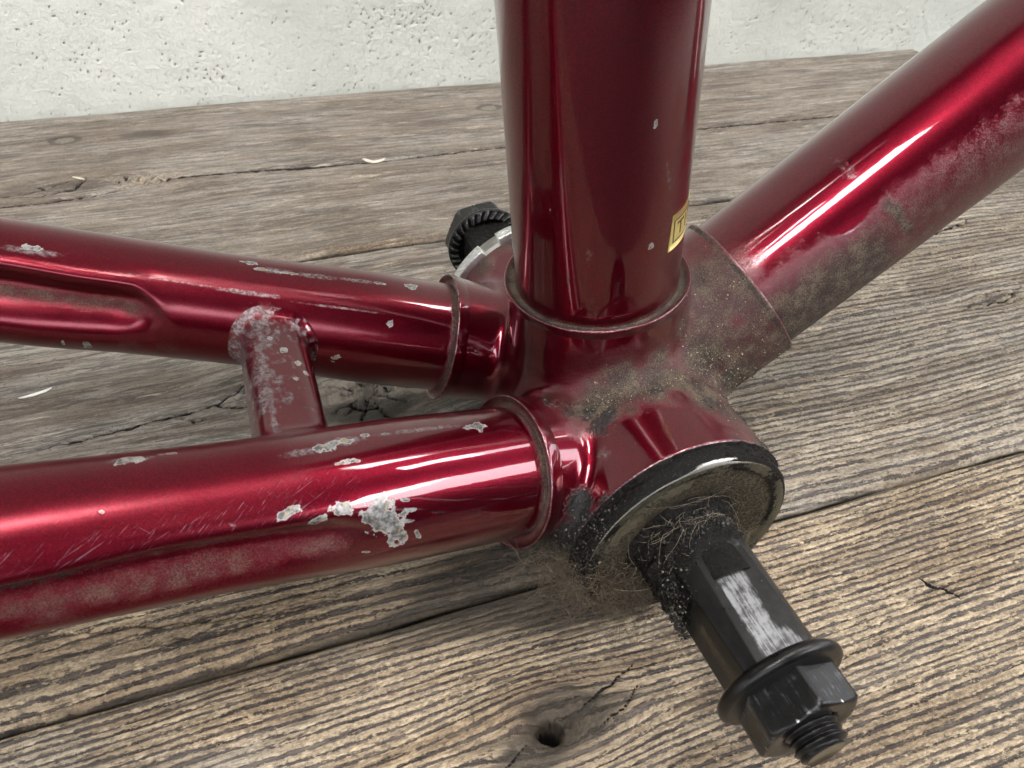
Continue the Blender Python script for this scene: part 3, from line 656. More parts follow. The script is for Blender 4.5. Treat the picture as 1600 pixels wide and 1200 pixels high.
def st_mask(S, T, V):
    an = np.degrees(np.arctan2(V[..., 1], V[..., 0]))
    dust = .9 * (1 - sstep(29.8, 31.6, S)) + .30 * np.exp(-((an + 60) / 14) ** 2) * (1 - sstep(44, 74, S)) + .25 * (1 - sstep(31, 36, S)) * sstep(-100, -60, an)
    chip = np.zeros(S.shape)
    dl = .05 + 0 * S
    for s, ang, a, b, w in ((44.2, -81, .5, .5, .85), (63.5, -84.5, .16, .42, 1.), (59.5, -133, .1, .12, 1.)):
        chip = np.maximum(chip, w * np.exp(-.69 * (((S - s) / b) ** 2 + (np.radians(an - ang) * 14.3 / a) ** 2)))
    ht = .12 + .2 * np.exp(-((an + 95) / 25) ** 2) * (1 - sstep(45, 60, S))
    sc = .75 * np.exp(-(((S - 55) / 4.5) ** 2 + ((an + 72 + .9 * (S - 55)) / 2.2) ** 2)) + .5 * np.exp(-(((S - 44) / 3) ** 2 + ((an + 120) / 5) ** 2))
    return dict(m_dust=dust, m_scrape=sc, m_chip=chip, m_grease=0 * S, m_dull=dl * .6, m_hatch=ht * .8)
seat_tube = tube("seat_tube", O3, AX_S, (1, 0, 0), 22, 112, 14.3, None, .55, 170, st_mask, 300)

# flared socket rims
def rim(name, P, a, ref, s, R, rt, outer=0., dustw=.9):
    pr = [(s - 3.2, R - .75), (s - 2.2, R - .32), (s - 1.1, R - .12), (s - .45, R + .02), (s - .12, R + .05), (s + .08, R - .03), (s + .12, R - .17), (s + .0, R - .36), (s - .3, R - .6), (s - .62, R - .85)]
    inner = pr[-1]; m = 5
    for i in range(1, m + 1):
        t = i / m; pr.append((inner[0] - .25 * math.sin(t * math.pi) + .25 * t * t, inner[1] + (rt - .25 - inner[1]) * t))
    V, F = lathe(P, a, ref, pr, 170, jit=.05)
    i = np.arange(len(pr)); crest = np.exp(-((i - 4.6) / 1.1) ** 2); ins = (i > 7.5) * 1.
    A = {"m_scrape": np.repeat(crest * .74, 170), "m_dust": np.repeat(ins * dustw + (i < 3.5) * outer + (i < 6.5) * .4 * outer, 170) * (1 + .6 * np.tile(noise(np.arange(170) * .09, R, 2.), len(pr))), "m_grease": np.zeros(len(pr) * 170), "m_chip": np.zeros(len(pr) * 170)}
    return mk(name, V, F, PAINT, lug, A)
rim("lug_rim", O3, AX_S, (1, 0, 0), 31., 16.2, 14.3, dustw=.95)
rim("lug_rim", O3, AX_D, (0, 1, 0), 36.1, 15.45, 14.3, .7, .9)
rim("lug_rim", P_N, AX_N, (0, 0, 1), 27.8, 13.05, 11.1, dustw=.55)
rim("lug_rim", P_F, AX_F, (0, 0, 1), 28.5, 13.05, 11.1, dustw=.45)

# bridge tube between the stays
def bridge():
    s0 = 62.4; C = np.array([AX_N[0] * s0, 0, AX_N[2] * s0 - .4]); ai = np.array([AX_N[0], 0, AX_N[2]]); ai /= np.linalg.norm(ai); up = np.array([ai[2], 0, -ai[0]]); up = up if up[2] > 0 else -up
    def parts(x, y, z):
        X, Z = x - C[0], z - C[2]; p = X * ai[0] + Z * ai[2]; q = X * up[0] + Z * up[2]
        ex = np.abs(p) - 5.6 + 3.9; ez = np.abs(q) - 4.9 + 3.9
        return p, q, np.maximum(np.minimum(np.maximum(ex, ez), 0) + np.hypot(np.maximum(ex, 0), np.maximum(ez, 0)) - 3.9, np.abs(y - 2.) - 21)
    def fn(x, y, z):
        d = parts(x, y, z)[2]
        for A, P, k, R0, dR, lo, hi in ((AX_N, P_N, 2.4, 11.1, 1.0, 45, 78), (AX_F, P_F, 2.8, 11.1, .9, 40, 70)):
            X, Y, Z = x - P[0], y - P[1], z - P[2]; s = X * A[0] + Y * A[1] + Z * A[2]; r = np.sqrt(np.maximum(X * X + Y * Y + Z * Z - s * s, 0))
            d = smin(d, r - (R0 - dR * sstep(lo, hi, s)) + .09, k)
        return d
    V, F, G = surface_net((C[0] - 13, -21.5, C[2] - 12), (C[0] + 13, 24, C[2] + 12), .38, fn)
    far = np.ones(len(V)); 
    for A, P, R0, dR, lo, hi in ((AX_N, P_N, 11.1, 1.0, 45, 78), (AX_F, P_F, 11.1, .9, 40, 70)):
        X = V - P; s = X @ A; r = np.sqrt(np.maximum((X * X).sum(1) - s * s, 0)); far = np.minimum(far, r - (R0 - dR * sstep(lo, hi, s)))
    keep = far > -.075; F = F[keep[F].any(1)]; ids = np.unique(F); m = np.full(len(V), -1); m[ids] = np.arange(len(ids)); V, G, F = V[ids], G[ids], m[F]
    p, q, _ = parts(*V.T); y = V[:, 1]; n = noise(V[:, 0] * .5, V[:, 1] * .5, V[:, 2] * .5); n2 = noise(V[:, 0] * 1.4, V[:, 1] * .7, V[:, 2] * 1.4)
    left = sstep(-1.5, 3.5, p)          # p grows to the rear
    sc = (.24 + .42 * left + .5 * n + .35 * n2) * sstep(-16, -6, y) + (.14 + .3 * n2) * sstep(6, 12, y)
    sc = np.maximum(sc, .85 * np.exp(-((p - 3.2 + .6 * n2) / .7) ** 2) * sstep(11, 4, y) * (q > 2))
    chip = np.zeros(len(V))
    for (a, b, r) in ((-1.2, -1.5, .55), (-2.2, 2.6, .5), (-.2, 6.4, .75), (-3.2, .4, .4), (1.6, 9.5, .5)): chip = np.maximum(chip, .9 * np.exp(-(((p - a) / r) ** 2 + ((y - b) / (r * 1.2)) ** 2)) * (q > 2))
    return mk("bridge_tube", V, F, PAINT, bike, {"m_scrape": np.clip(sc, 0, 1), "m_chip": chip, "m_dust": .30 * sstep(8, 13, y) * left, "m_grease": 0 * sc}, True, G)
bridge()

# sticker on the seat tube
def patch(name, pts_fn, m, r, mat, parent, n=14):
    U, Vv = np.meshgrid(np.linspace(0, 1, n), np.linspace(0, 1, m), indexing='ij'); z, an = pts_fn(U, Vv); a = np.radians(an)
    outer = np.stack([r * np.cos(a), r * np.sin(a), z], -1); inner = np.stack([(14.28) * np.cos(a), 14.28 * np.sin(a), z], -1)
    V = np.concatenate([outer.reshape(-1, 3), inner.reshape(-1, 3)]); k = n * m
    b = np.concatenate([np.arange(m), np.arange(1, n) * m + m - 1, (n - 1) * m + np.arange(m - 2, -1, -1), np.arange(n - 2, 0, -1) * m]); b2 = np.roll(b, -1)
    return mk(name, V, [gridF(n, m), np.stack([b, b2, b2 + k, b + k], -1)], mat, parent)
STK = mat_plain("gold_foil_sticker", (0.52, 0.43, 0.15), .38, .35, .12, .8, .02); INK = mat_plain("black_ink", (0.015, 0.013, 0.010), .5, 0, .1)
stk = patch("sticker", lambda U, V: (41.4 + 6.2 * V, -66 + 62 * U + 2 * V), 5, 14.36, STK, seat_tube, 26)
def bar(z0, z1, a0, a1): patch("printed_letter", lambda U, V: (z0 + (z1 - z0) * V, a0 + (a1 - a0) * U), 2, 14.385, INK, stk, max(2, int(abs(a1 - a0) / 3) + 2))
sk = lambda z: (z - 41.4) / 6.2 * 2
for z0, z1, a0, a1 in ((42.5, 42.75, -61.5, -8), (46.3, 46.55, -60.2, -7), (42.5, 46.5, -62, -60.9),          # box line
                       (45.4, 45.8, -57.5, -48.5), (43.4, 45.6, -53.8, -52.2),                                    # T
                       (43.4, 45.8, -45.5, -43.9), (45.4, 45.8, -41, -32), (43.4, 45.6, -37.2, -35.6)): bar(z0, z1, a0, a1)
# ------------------------------------------------------------------ bottom bracket: cup, axle, nuts, lockring
def wrapd(a, b): return (a - b + 180) % 360 - 180
AY = np.array([0, -1., 0])      # outwards on the near side; lathe angle 0 = +x, 90 = +z side
def lat(prof, n=128, rf=None, jit=0., side=-1):
    """prof rows (distance from the middle along the axle, radius)"""
    pr = np.asarray(prof, float); ph = np.linspace(0, 2 * np.pi, n, endpoint=False)
    Y = np.repeat(pr[:, :1], n, 1); R = np.repeat(pr[:, 1:2], n, 1); Ph = np.repeat(ph[None], len(pr), 0)
    if rf: R = rf(Y, Ph, R)
    if jit: R = R + jit * noise(np.cos(Ph) * 5, np.sin(Ph) * 5, Y * .8) * (R > 1)
    V = np.stack([R * np.cos(Ph), side * Y, R * np.sin(Ph)], -1)
    return V, gridF(len(pr), n, True, flip=(side < 0)), Y, Ph, R

def cup():
    pr = [(33.7, 17.), (34.0, 19.25), (34.35, 19.45), (34.7, 19.45), (36.6, 19.3), (36.95, 19.15), (37.2, 18.8), (37.3, 18.5), (37.3, 18.1), (37.2, 17.2), (37.1, 16.6), (36.75, 16.3), (36.7, 15.8), (36.75, 14.5), (36.55, 13.), (36.2, 11.2), (35.9, 9.9), (35.5, 9.3), (34.6, 9.1), (33., 9.)]
    V, F, Y, Ph, R = lat(pr, 170, jit=.06); D = np.degrees(Ph)
    i = np.repeat(np.arange(len(pr))[:, None], 170, 1)
    outer = (i >= 2) * (i <= 6); edge = np.exp(-((i - 7) / 1.) ** 2)
    gre = outer * (.85 + .35 * noise(np.cos(Ph) * 4, np.sin(Ph) * 4, Y)) + .9 * np.exp(-((R - 10.2) / 2.6) ** 2) * (.7 + .6 * noise(np.cos(Ph) * 2, np.sin(Ph) * 2, 4.)) + .7 * np.exp(-(wrapd(D, 205) / 42) ** 2) * (R < 19.1)
    gre = gre + .36 * (R < 19.1) + .5 * noise(np.cos(Ph) * 3, np.sin(Ph) * 3, R * .4) * (R < 19)
    gre = gre + .85 * np.exp(-(wrapd(D, 40) / 45) ** 2) * np.exp(-((R - 13) / 3.) ** 2)
    wear = edge * (.62 * np.exp(-(wrapd(D, 104) / 52) ** 2) + .25) + .85 * np.exp(-((i - 5.2) / 1.2) ** 2) * np.exp(-(wrapd(D, 80) / 13) ** 2)
    gre = gre - 1.5 * wear * (wear > .4)
    return mk("bearing_cup", V, F, CUPM, bike, {"m_grease": np.clip(gre, 0, 1.2).ravel(), "m_wear": wear.ravel(), "m_polish": 0 * Y.ravel(), "m_dust": (.30 * (R < 16.5) + .2 * (R < 18.4)).ravel()})
cup()

SQ0 = math.radians(86)          # direction the polished flat faces
def axle_r(Y, Ph, R, start=43.2):
    hw = 6.75 - .03 * (Y - start) + 2.2 * sstep(start + 1.6, start - 2.2, Y)
    d = np.abs((Ph - SQ0 + np.pi / 4) % (np.pi / 2) - np.pi / 4); flat = hw / np.cos(d)
    rc = R; k = .12; h = np.clip(.5 + .5 * (rc - flat) / k, 0, 1); return rc + (flat - rc) * h - k * h * (1 - h)
def axle():
    ys = np.concatenate([[28.], np.arange(33, 63.6, .25)]); pr = [(y, 8.35 if y < 38 else 8.35 - .45 * float(sstep(38, 43, y)) - .012 * max(0, y - 43)) for y in ys]
    V, F, Y, Ph, R = lat(pr, 300, axle_r); D = np.degrees(Ph)
    fl = wrapd(D, math.degrees(SQ0)); x = np.radians(fl) * 7
    pol = (1 - sstep(2.7, 3.8, abs(x + .25) + .25 * noise(Y * .5, 2.))) * sstep(46.8, 48.8, Y + .5 * np.cos(x * .9)) * .62
    pol = pol - .55 * sstep(.8, 2.2, -x * -1. + .7 * noise(Y * .5, 5.)) * (1 - sstep(57.5, 59, Y)) * 0
    worn = sstep(.2, 1.9, -x + .7 * noise(Y * .35, 4.) - .6) * sstep(46, 50, Y) * (1 - sstep(56., 59.5, Y + .5 * x)); pol = pol - .6 * worn
    pol = np.clip(pol + .18 * sstep(58, 60, Y) * (abs(x) < 3.2), 0, 1)
    corner = np.exp(-((np.abs(fl) - 28.5) / 1.6) ** 2) * sstep(43, 46, Y)
    run = np.exp(-((Y - 44.3 - .9 * (1 - np.cos(np.clip(x, -4, 4) * .45)) ) / .45) ** 2) * (abs(fl) < 33) * .0
    wear = .40 * corner + run
    gre = .95 * sstep(46.5, 41, Y - 1.8 * np.cos(np.radians(wrapd(D, 165)))) 
    gre = np.maximum(gre, .8 * np.exp(-(wrapd(D, 190) / 28) ** 2) * sstep(54, 47, Y))
    dust = .5 * np.exp(-(wrapd(D, 172) / 22) ** 2) * sstep(49, 53, Y) + .34 * sstep(43.5, 39, Y)
    return mk("axle", V, F, BLACK, bike, {"m_polish": pol.ravel(), "m_wear": wear.ravel(), "m_grease": np.clip(gre, 0, 1).ravel(), "m_dust": dust.ravel()})
ax = axle()

def hexprism(y0, y1, side, parent, mat, name, AF=14., hole=4.2, rot=0., ch=1.):
    n = 144
    def rf(Y, Ph, R):
        d = np.abs((Ph - rot + math.pi / 6 + math.pi / 6) % (math.pi / 3) - math.pi / 6); flat = AF / 2 / np.cos(d)
        return np.where(R > AF * .49, np.minimum(R, flat - .08 * np.exp(-((d - math.pi / 6) / .05) ** 2)), R)
    rc = AF / 2 / math.cos(math.pi / 6)
    ys = list(np.linspace(y0, y1 - ch * .62, 8))
    pr = [(y, rc) for y in ys] + [(y1 - ch * .3, rc - .45), (y1 - .06, AF / 2 + .02), (y1, AF / 2 - .25), (y1, hole + .6), (y1 - .5, hole), (y0, hole)]
    V, F, Y, Ph, R = lat(pr, n, rf, side=side)
    d = np.abs((Ph - rot + math.pi / 3) % (math.pi / 3) - math.pi / 6)
    cor = np.exp(-(((math.pi / 6 - np.abs((Ph - rot + math.pi / 3) % (math.pi / 3) - math.pi / 6)) - math.pi / 6) / .03) ** 2)
    wear = .42 * cor * (R > AF * .49) + .35 * np.exp(-((Y - y1 + .2) / .25) ** 2)
    return mk(name, V, F, mat, parent, {"m_wear": wear.ravel(), "m_polish": (.30 * (R > AF * .49) * (.6 + .6 * noise(np.cos(Ph) * 2, np.sin(Ph) * 2, Y * .3))).ravel(), "m_grease": 0 * Y.ravel(), "m_dust": (.22 + 0 * Y).ravel()})

nut = hexprism(64.6, 70.7, -1, ax, BLACK, "axle_nut", 14., 4.1, math.radians(30))
def flange(side, y, parent, teeth=0):
    # y = outer face; dished washer face of the nut
    pr = [(y - 2.3, 4.5), (y - 2.35, 8.2), (y - 2.2, 9.3), (y - 1.7, 9.9), (y - 1.1, 10.1), (y - .5, 9.95), (y - .15, 9.55), (y - .02, 9.0), (y - .02, 8.4), (y + .3, 7.6), (y + .5, 4.5)]
    V, F, Y, Ph, R = lat(pr, 120, side=side, jit=.03)
    A = {"m_wear": (.36 * np.exp(-((R - 10) / .3) ** 2)).ravel(), "m_polish": 0 * Y.ravel(), "m_grease": 0 * Y.ravel(), "m_dust": (.15 + 0 * Y).ravel()}
    return mk("nut_flange", V, F, BLACK, parent, A)
flange(-1, 64.7, nut) if False else None
def nearflange():
    o = flange(-1, 64.7, ax); return o
nearflange()
def thread_end():
    ys = np.arange(69.5, 74.0, .07); n = 96; ph = np.linspace(0, 2 * np.pi, n, endpoint=False); Yg, Ph = np.meshgrid(ys, ph, indexing='ij')
    saw = np.abs(((Yg / 1.1 + Ph / (2 * np.pi)) % 1.) - .5) * 2
    r = 3.95 - .62 * saw ** 1.2 - .7 * sstep(73.1, 73.95, Yg)
    V = np.stack([r * np.cos(Ph), -Yg, r * np.sin(Ph)], -1).reshape(-1, 3); F = [gridF(len(ys), n, True, flip=True)]
    k = len(V); cap = np.stack([2.9 * np.cos(ph), 0 * ph - 74.02, 2.9 * np.sin(ph)], -1); V = np.concatenate([V, cap, [[0, -73.8, 0]]])
    last = (len(ys) - 1) * n + np.arange(n); c = k + np.arange(n)
    F += [np.stack([last, c, np.roll(c, -1), np.roll(last, -1)], -1), np.stack([c, np.full(n, k + n), np.roll(c, -1)], -1)]
    N = len(V); d = np.zeros(N); d[k:] = .75
    return mk("threaded_end", V, F, BLACK, ax, {"m_wear": np.zeros(N), "m_polish": np.zeros(N), "m_grease": np.zeros(N), "m_dust": d})
thread_end()

# far side: lockring with notches and knurling, adjustable cup, axle and serrated flange nut
def lockring():
    n = 720; pr = [(34.3, 18.6), (34.3, 21.0), (34.45, 21.4)] + [(y, 21.6) for y in np.arange(34.55, 36.7, .12)] + [(36.8, 21.4), (36.9, 21.), (36.9, 18.6)]
    def rf(Y, Ph, R):
        D = np.degrees(Ph); notch = np.zeros_like(D)
        for c in (115.5, 235.5, 355.5): notch = np.maximum(notch, 1 - sstep(5.6, 6.0, np.abs(wrapd(D, c))))
        kn = np.maximum(np.abs(np.sin(Ph * 58 + Y * 2.9)), np.abs(np.sin(Ph * 58 - Y * 2.9)))
        R = np.where(R > 21.5, R - .30 * kn, R)
        return np.where(R > 18.7, R - notch * (R - 18.7), R)
    V, F, Y, Ph, R = lat(pr, n, rf, side=1)
    return mk("lockring", V, F, ZINC, bike, {"m_wear": 0 * Y.ravel(), "m_polish": 0 * Y.ravel(), "m_grease": 0 * Y.ravel(), "m_dust": (.30 * (R < 21.5) + 0 * Y).ravel()})
lockring()
V, F, Y, Ph, R = lat([(33.5, 18.4), (40.2, 18.4), (40.6, 18.), (40.6, 9.5), (39., 9.2), (36, 9.2)], 96, side=1)
mk("adjustable_cup", V, F, GREYM, bike, {"m_wear": 0 * Y.ravel(), "m_polish": 0 * Y.ravel(), "m_grease": (.5 * (R < 12)).ravel(), "m_dust": (.35 + 0 * Y).ravel()})
ys = np.arange(34, 63.5, .5)
V, F, Y, Ph, R = lat([(y, 8.3 - .4 * float(sstep(38, 43, y))) for y in ys], 160, axle_r, side=1)
V = V + np.array([-2.2, 0, 1.0])
far_ax = mk("axle", V, F, BLACK, bike, {"m_wear": 0 * Y.ravel(), "m_polish": 0 * Y.ravel(), "m_grease": (.6 + 0 * Y).ravel(), "m_dust": 0 * Y.ravel()})
def far_flange():
    n = 30 * 16; y0 = FFY; yy = []
    pr = [(y0 + 2.4, 5.), (y0 + 2.2, 9.6)] + [(y0 + 2.0, 9.9), (y0 + 1.4, 10.4), (y0 + .8, 10.4), (y0 + .45, 10.2)] + [(y0 + .15, 9.95)] + [(y0, r) for r in np.linspace(9.7, 7.9, 9)] + [(y0 + 1.1, 7.4), (y0 + 2., 5.)]
    V, F, Y, Ph, R = lat(pr, n, side=1)
    tooth = ((Ph * 30 / (2 * np.pi) + .22 * R) % 1.); dep = .9 * (tooth * (tooth < .85) + (1 - tooth) / .15 * .85 * (tooth >= .85))
    m = sstep(10.4, 9.7, R) * sstep(7.5, 7.9, R) * (Y < y0 + .5)
    V[..., 1] += dep * m; V = V + np.array([-2.2, 0, 1.0])
    wear = .50 * m * np.exp(-((tooth - .08) / .16) ** 2)
    return mk("nut_flange", V, F, BLACK, far_ax, {"m_wear": (wear * 1.35).ravel(), "m_polish": (.42 * m * (tooth < .45)).ravel(), "m_grease": 0 * Y.ravel(), "m_dust": 0 * Y.ravel()})
FFY = 61.
far_flange()
hexprism(FFY + 2.2, FFY + 8., 1, far_ax, BLACK, "axle_nut", 17., 4.1, math.radians(2)).location = (-2.2 * MM, 0, 1.0 * MM)

# ------------------------------------------------------------------ grease, dirt grains, hair
def grease_collar():
    ys = np.arange(35.6, 49, .16); n = 240; ph = np.linspace(0, 2 * np.pi, n, endpoint=False); Yg, Ph = np.meshgrid(ys, ph, indexing='ij'); D = np.degrees(Ph)
    c, s_ = np.cos(Ph), np.sin(Ph)
    left = np.exp(-(wrapd(D, 185) / 48) ** 2)
    lump = fbm(c * 3.2, s_ * 3.2, Yg * .45, 4); fine = fbm(c * 9, s_ * 9, Yg * 1.3, 3)
    cover = 39.5 + 8.5 * left + 1.2 * np.exp(-(wrapd(D, 20) / 40) ** 2) + 1.0 * noise(c * 3, s_ * 3, 2.)
    th = (.85 + .6 * lump + .30 * fine + .9 * left) * sstep(cover + .6, cover - 1.8, Yg) + 1.4 * sstep(37.8, 35.8, Yg)
    r = np.where(Yg < 43, 8.2, 7.9) - .55 + th
    V = np.stack([r * c, -Yg, r * s_], -1)
    return mk("grease_collar", V, gridF(len(ys), n, True, flip=True), GREASE, bike)
grease_collar()

def grease_ring():
    n = 420; ph = np.linspace(0, 2 * np.pi, n, endpoint=False); t = np.linspace(0, 1, 26); Tg, Ph = np.meshgrid(t, ph, indexing='ij'); D = np.degrees(Ph); c, s_ = np.cos(Ph), np.sin(Ph)
    yb = 34.0 + 3.1 * Tg; rb = 20.0 - .75 * sstep(0, .25, Tg) - .45 * sstep(.75, 1., Tg)
    ang = .30 + .55 * np.exp(-(wrapd(D, 190) / 50) ** 2) + .25 * np.exp(-(wrapd(D, 130) / 35) ** 2) + .35 * np.exp(-(wrapd(D, 48) / 22) ** 2) - .45 * np.exp(-(wrapd(D, 84) / 12) ** 2)
    th = .55 * fbm(c * 5, s_ * 5, Tg * 1.6, 4) + .22 * fbm(c * 16, s_ * 16, Tg * 5, 3) + 1.1 * (ang - .35) + .18
    th = np.clip(th, -.2, 1.6) * sstep(0, .12, Tg) * sstep(1.0, .70, Tg + .12 * noise(c * 4, s_ * 4, 6.)) - .15
    R = rb + th; V = np.stack([R * c, -yb - .25 * th * Tg, R * s_], -1)
    return mk("grease_ring", V, gridF(26, n, True, flip=True), GREASE, bike)
grease_ring()

HEXA = np.array([(1, 0, 0), (-1, 0, 0), (0, 1, 0), (0, -1, 0), (0, 0, 1), (0, 0, -1)], float)
HEXF = np.array([(0, 2, 4), (2, 1, 4), (1, 3, 4), (3, 0, 4), (2, 0, 5), (1, 2, 5), (3, 1, 5), (0, 3, 5)])
def grains(name, pts, sizes, mat, parent, seed):
    rg = np.random.default_rng(seed); n = len(pts)
    R = rg.normal(size=(n, 3, 3)); R, _ = np.linalg.qr(R); sc = sizes[:, None] * rg.uniform(.35, 1.25, (n, 3))
    V = np.einsum('nij,nkj->nki', R, HEXA[None] * sc[:, None, :]) + pts[:, None, :]
    F = (HEXF[None] + 6 * np.arange(n)[:, None, None]).reshape(-1, 3)
    return mk(name, V.reshape(-1, 3), F, mat, parent, {"tone": np.repeat(rg.uniform(0, 1, n), 6)}, smooth=False, kind="stuff")
def mat_grain(name, stops, rough=.8):
    t = NT(name); a = t.attr("tone"); r = t.n("ValToRGB", _0=a); el = r.color_ramp.elements
    el[0].position, el[0].color = stops[0][0], (*stops[0][1], 1); el[1].position, el[1].color = stops[-1][0], (*stops[-1][1], 1)
    for p, c in stops[1:-1]: e = el.new(p); e.color = (*c, 1)
    return t.set(Base_Color=r.outputs[0], Roughness=rough)
DIRT = mat_grain("dry_dirt_grains", [(0, (0.022, 0.018, 0.013)), (.4, (0.075, 0.06, 0.038)), (.75, (0.20, 0.16, 0.095)), (1, (0.44, 0.38, 0.27))])
OIL = mat_grain("oily_crumbs", [(0, (0.008, 0.008, 0.008)), (.8, (0.022, 0.020, 0.017)), (1, (0.14, 0.12, 0.085))], .35)

def surf_pts(V, G, wgt, n, seed, lift=.03):
    rg = np.random.default_rng(seed); p = wgt / wgt.sum(); k = rg.choice(len(V), n, p=p); return V[k] + rg.normal(0, .16, (n, 3)) + G[k] * lift
me = lug.data; LV = np.empty(len(me.vertices) * 3, np.float32); me.vertices.foreach_get("co", LV); LV = LV.reshape(-1, 3) / MM; LG = sdf_grad(LV.astype(float))
att = lambda k: (lambda b: (me.attributes[k].data.foreach_get("value", b), b)[1])(np.empty(len(LV), np.float32))
dw = np.clip(att("m_dust") - .3, 0, 1) ** 2 * (LV[:, 1] < 3) * (.35 + 1.6 * blobs(LV, [((-7.5, -18.8, 18.6), 2.6, 1.), ((6, -19, 19), 5, .6), ((15, -14, 17), 6, 1.), ((22, -15, 8), 6, .8)]))
rg = np.random.default_rng(21)
grains("dirt_grains", surf_pts(LV, LG, dw, 5200, 1), .05 + .15 * rg.random(5200) ** 2.2, DIRT, bike, 2)
gw = np.clip(att("m_grease") - .35, 0, 1)
P1 = surf_pts(LV, LG, gw, 1500, 3, .05)
ph = rg.uniform(np.radians(140), np.radians(245), 2600); rr = rg.uniform(16.5, 20.3, 2600); yy = -rg.uniform(33.6, 37.4, 2600)
P2 = np.stack([rr * np.cos(ph), yy + .3 * rg.normal(size=2600), rr * np.sin(ph)], -1)
ph = rg.normal(np.radians(188), np.radians(26), 1500); yy = rg.uniform(38, 50.5, 1500); rr = 8.4 + .8 * rg.random(1500)
P3 = np.stack([rr * np.cos(ph), -yy, rr * np.sin(ph)], -1)
ph = rg.uniform(np.radians(125), np.radians(235), 700); rr = rg.uniform(17.5, 20.6, 700); yy = -rg.uniform(33.2, 36.8, 700)
P5 = np.stack([rr * np.cos(ph), yy, rr * np.sin(ph)], -1)
P4 = np.array([-7.2, -49.2, -4.5]) + rg.normal(size=(420, 3)) * np.array([.55, .9, .8])
PA = np.concatenate([P1, P2, P3, P4])
ph = rg.uniform(np.radians(10), np.radians(150), 900); yy = 37.2 + rg.exponential(1.9, 900); rr = 8.15 + .25 * rg.random(900); P6 = np.stack([rr * np.cos(ph), -yy, rr * np.sin(ph)], -1)[yy < 45]; PA = np.concatenate([PA, P6])
SZ = np.concatenate([.08 + .22 * rg.random(len(PA)) ** 2, .10 + .30 * rg.random(len(P5)) ** 2.5]); PA = np.concatenate([PA, P5])
grains("greasy_crumbs", PA, SZ, OIL, bike, 5)

def strands(name, S, rad, mat, parent):
    """S: list of (k,3) polylines -> thin three-sided tubes, one object"""
    Vs, Fs, o = [], [], 0
    for L, r in zip(S, rad):
        k = len(L); d = np.gradient(L, axis=0); d /= np.linalg.norm(d, axis=1)[:, None] + 1e-9
        u = np.cross(d, [.31, .77, .55]); u /= np.linalg.norm(u, axis=1)[:, None] + 1e-9; w = np.cross(d, u)
        tp = np.clip(np.minimum(np.arange(k), np.arange(k)[::-1]) / 2. + .35, 0, 1)[:, None] * r
        ring = np.stack([L + tp * (math.cos(q) * u + math.sin(q) * w) for q in (0, 2.094, 4.189)], 1)
        Vs.append(ring.reshape(-1, 3)); Fs.append(gridF(k, 3, True) + o); o += 3 * k
    return mk(name, np.concatenate(Vs), np.concatenate(Fs), mat, parent, kind="stuff")
def curl(p, d, n, step, bend, rg, pull=None):
    L = [np.array(p, float)]; d = np.array(d, float); d /= np.linalg.norm(d); k = rg.normal(size=3) * bend
    for _ in range(n):
        k = .8 * k + rg.normal(size=3) * bend * .5; d = d + k; 
        if pull is not None: d = d + .05 * (np.asarray(pull) - L[-1]) / 6.
        d /= np.linalg.norm(d); L.append(L[-1] + d * step)
    return np.array(L)
HAIR = mat_plain("matted_hair", (0.085, 0.064, 0.040), .55, 0, .45, .6)
PALE = mat_plain("pale_hair", (0.30, 0.25, 0.18), .5, 0, .2, .6)
rg = np.random.default_rng(77); S = []; Rr = []
for c, s_, m in (((-22.5, -34.5, 1.), (1.8, 1.6, 1.6), 110), ((-19, -36, -2.), (3.2, 1.6, 3.5), 380), ((-13.5, -36.5, -8), (3., 1.5, 3.), 360), ((-9, -37, -12), (2.6, 1.6, 2.4), 300), ((-27.5, -33.8, 5.5), (1.6, 1., 1.2), 25)):
    for _ in range(m):
        p = np.array(c) + rg.normal(size=3) * np.array(s_) * .75; S.append(curl(p, rg.normal(size=3), rg.integers(14, 34), .34, .19, rg, c)); Rr.append(rg.uniform(.016, .036))
strands("hair_tangle", S, Rr, HAIR, bike)
S = []; Rr = []
for _ in range(80):    # short lint stuck in the grease at the axle root
    a = rg.uniform(np.radians(5), np.radians(215)); y = 37.4 + rg.exponential(1.8); r = 8.5 if y > 38.5 else rg.uniform(8.4, 11.5); p = (r * math.cos(a), -y, r * math.sin(a))
    S.append(curl(p, (-math.sin(a) + rg.normal() * .5, rg.normal() * .5, math.cos(a) + rg.normal() * .5), rg.integers(5, 12), .26, .16, rg, (.98 * p[0], p[1], .98 * p[2]))); Rr.append(rg.uniform(.012, .022))
for _ in range(6):      # loose hairs over the cup face and round the axle
    a = rg.uniform(np.radians(20), np.radians(200)); r = rg.uniform(8, 16); p = (r * math.cos(a), -rg.uniform(37.3, 41.), r * math.sin(a))
    S.append(curl(p, (-math.sin(a) + rg.normal() * .4, rg.normal() * .25, math.cos(a) + rg.normal() * .4), rg.integers(14, 30), .42, .10, rg, (r * .6 * math.cos(a), -39.3, r * .6 * math.sin(a)))); Rr.append(rg.uniform(.014, .026))
for a0 in np.linspace(40, 130, 13):  # tuft lying across the top of the axle by the cup
    a = math.radians(a0 + rg.normal() * 6); p = (9.1 * math.cos(a), -rg.uniform(38.2, 41), 9.1 * math.sin(a))
    S.append(curl(p, (-math.sin(a), rg.normal() * .5, math.cos(a)), 16, .4, .12, rg, (0, -40, 8.8))); Rr.append(rg.uniform(.016, .026))
